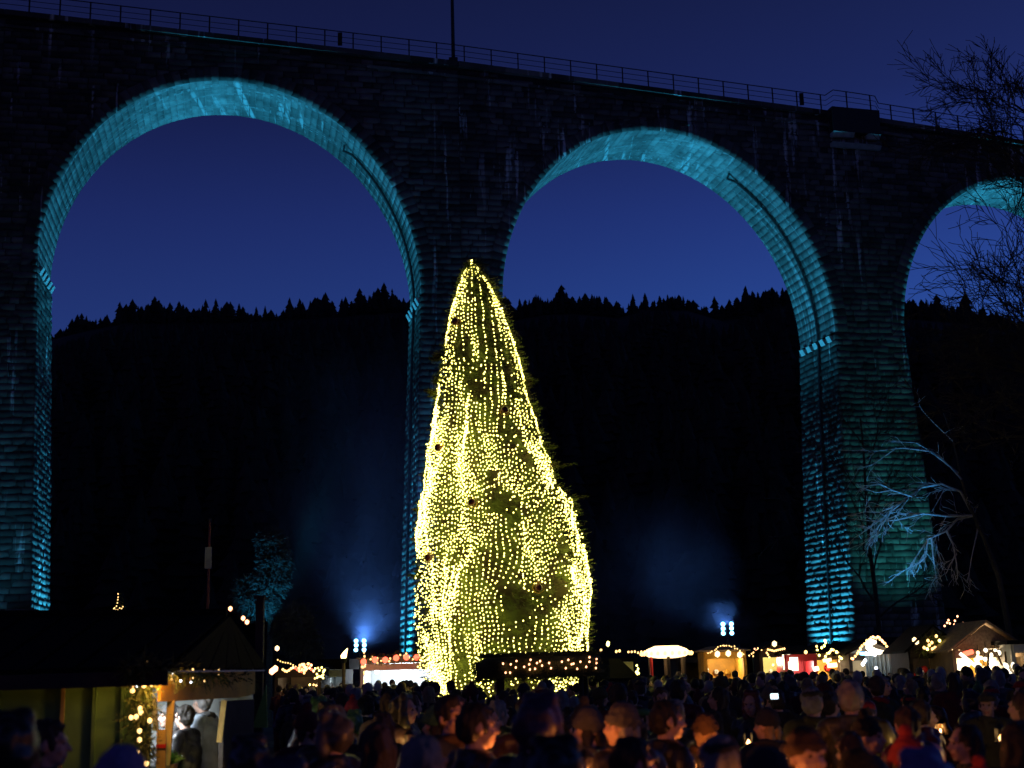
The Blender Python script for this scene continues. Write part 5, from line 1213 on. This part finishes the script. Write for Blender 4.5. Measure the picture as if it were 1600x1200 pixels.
def zone(px):
    for lim_, nm in ((430, 'by the left hut'), (560, 'left of the torch'), (660, 'below the white-lit stall'), (760, 'left of the fir-covered shelter'), (940, 'below the fir-covered shelter'), (1010, 'right of the shelter'), (1085, 'below the glowing round kiosk'), (1180, 'below the gold stall'), (1265, 'below the red stall'), (1330, 'below the orange-lit stall'), (1400, 'below the striped stall'), (1460, 'below the white tent'), (1520, 'below the steep gable'), (9999, 'below the thatched stall')):
        if px < lim_: return nm
def rown(Y): return 'foreground' if Y < 8.5 else 'near rows' if Y < 12 else 'middle rows' if Y < 16 else 'far rows'
seen = set(); n_ind = 0
cells = []
Y = 8.0
while Y < 23.5:
    x = -.385*Y-.3
    while x < .385*Y+.4:
        cells.append((x+random.uniform(-.2, .2), Y+random.uniform(-.2, .2))); x += .66
    Y += .72
cells.sort(key=lambda c: c[1])
KW = ['short', 'long', 'pompom', 'short', 'beanie', 'long', 'flatcap', 'bald', 'hood', 'short', 'long']
for (x, y) in cells:
    if n_ind >= 268: break
    px = 800+x/y*2086*1.02
    if px < 445: continue
    if px < 405 and y > 8.2: continue
    if any((x-a)**2+(y-b)**2 < .36 for a, b in occ): continue
    if (x-pc.x)**2/1.6+(y-pc.y)**2 < 1.3: continue
    if random.random() < .12: continue
    if abs(px-1210) < 26 and y < 14.8: continue
    for tr_ in range(60):
        kind = random.choice([k for k in KW if k != 'hood' or y > 11]); coat = random.choice(['black', 'charcoal', 'navy', 'dark green', 'brown', 'maroon', 'grey', 'olive', 'brown', 'olive']); hat = random.choice(['black', 'grey', 'brown', 'olive', 'maroon', 'green', 'grey', 'navy', 'red', 'charcoal', 'olive']); hair = random.choice(['dark', 'dark', 'brown', 'brown', 'blond', 'grey'])
        lab = f'person in {coat} coat, {HEADW[kind].format(h=hair, c=hat)}, {rown(y)} {zone(px)}'
        if lab not in seen: break
    lab = lab.replace('person in ', 'person, ') if len(lab.split()) > 16 else lab
    seen.add(lab)
    fac = random.gauss(0, 26) if random.random() < .72 else random.uniform(-180, 180)
    person(kind, Vector((x, y, 0)), math.radians(fac), random.uniform(.88, 1.04), coat, hat, hair, lab); occ.append((x, y)); n_ind += 1
print('individuals', n_ind)
# the far crowd, one mass
def lowperson(r):
    q = MB(); z = 0; sh = .19
    q.cur = r.randrange(6); q.tube([(0, 0, 0), (0, 0, .8), (0, 0, 1.05), (0, 0, 1.30), (0, 0, 1.42), (0, 0, 1.47)], [.13, .17, .16, .19, .13, .06], 8)
    for s in (-1, 1): q.tube([(s*.17, 0, 1.40), (s*.24, .02, 1.12), (s*.14, .2, 1.05)], [.06, .055, .05], 5)
    q.cur = 6; q.ball((0, .01, 1.58), (.075, .09, .11), 8, 6)
    q.cur = r.choice([7, 7, 8, 0, 1, 2, 3, 9]); q.ball((0, -.02, 1.62), (.085, .095, .10), 8, 6)
    return q
crowd = MB(); r_ = random.Random(5); vars_ = [lowperson(r_) for _ in range(16)]
y = 23.6
while y < 50:
    x = -.39*y
    while x < .40*y:
        X, Y_ = x+random.uniform(-.25, .25), y+random.uniform(-.25, .25); px = 800+X/Y_*2086*1.02
        ok = px > 425 and ((X-base.x)**2+(Y_-YT)**2 > 2.3**2) and ((X-pc.x)**2/2+(Y_-pc.y)**2 > 1.0) and random.random() < .78
        if px > 1380 and Y_ > 34 or Y_ > 41 and px > 940 or Y_ > 45: ok = False
        if ok:
            v = random.choice(vars_); a = random.gauss(0, .6) if random.random() < .7 else random.uniform(-PI, PI); s = random.uniform(.88, 1.07); ca, sa = math.cos(a)*s, math.sin(a)*s; o_ = len(crowd.v)
            crowd.v += [(p_[0]*ca-p_[1]*sa+X, p_[0]*sa+p_[1]*ca+Y_, p_[2]*s) for p_ in v.v]; crowd.f += [tuple(i+o_ for i in f_) for f_ in v.f]; crowd.mi += v.mi
        x += .62
    y += .8
cm = [pm('coat_'+n_, c_, .9, .3, 5, 0) for n_, c_ in (('black', (.012, .012, .014)), ('navy', (.015, .02, .05)), ('grey', (.10, .10, .10)), ('brown', (.07, .045, .03)), ('maroon', (.09, .02, .02)), ('olive', (.05, .055, .03)))]+[M['skin'], pm('dark_hair', (.02, .014, .01), .7, .3, 6, 0), pm('light_hair', (.22, .16, .09), .7, .3, 6, 0), pm('pale_hat', (.4, .38, .35), .9, .2, 5, 0)]
o = crowd.build('crowd', cm, None, 'stuff', smooth=True); o['label'] = 'dense far part of the crowd filling the market square'
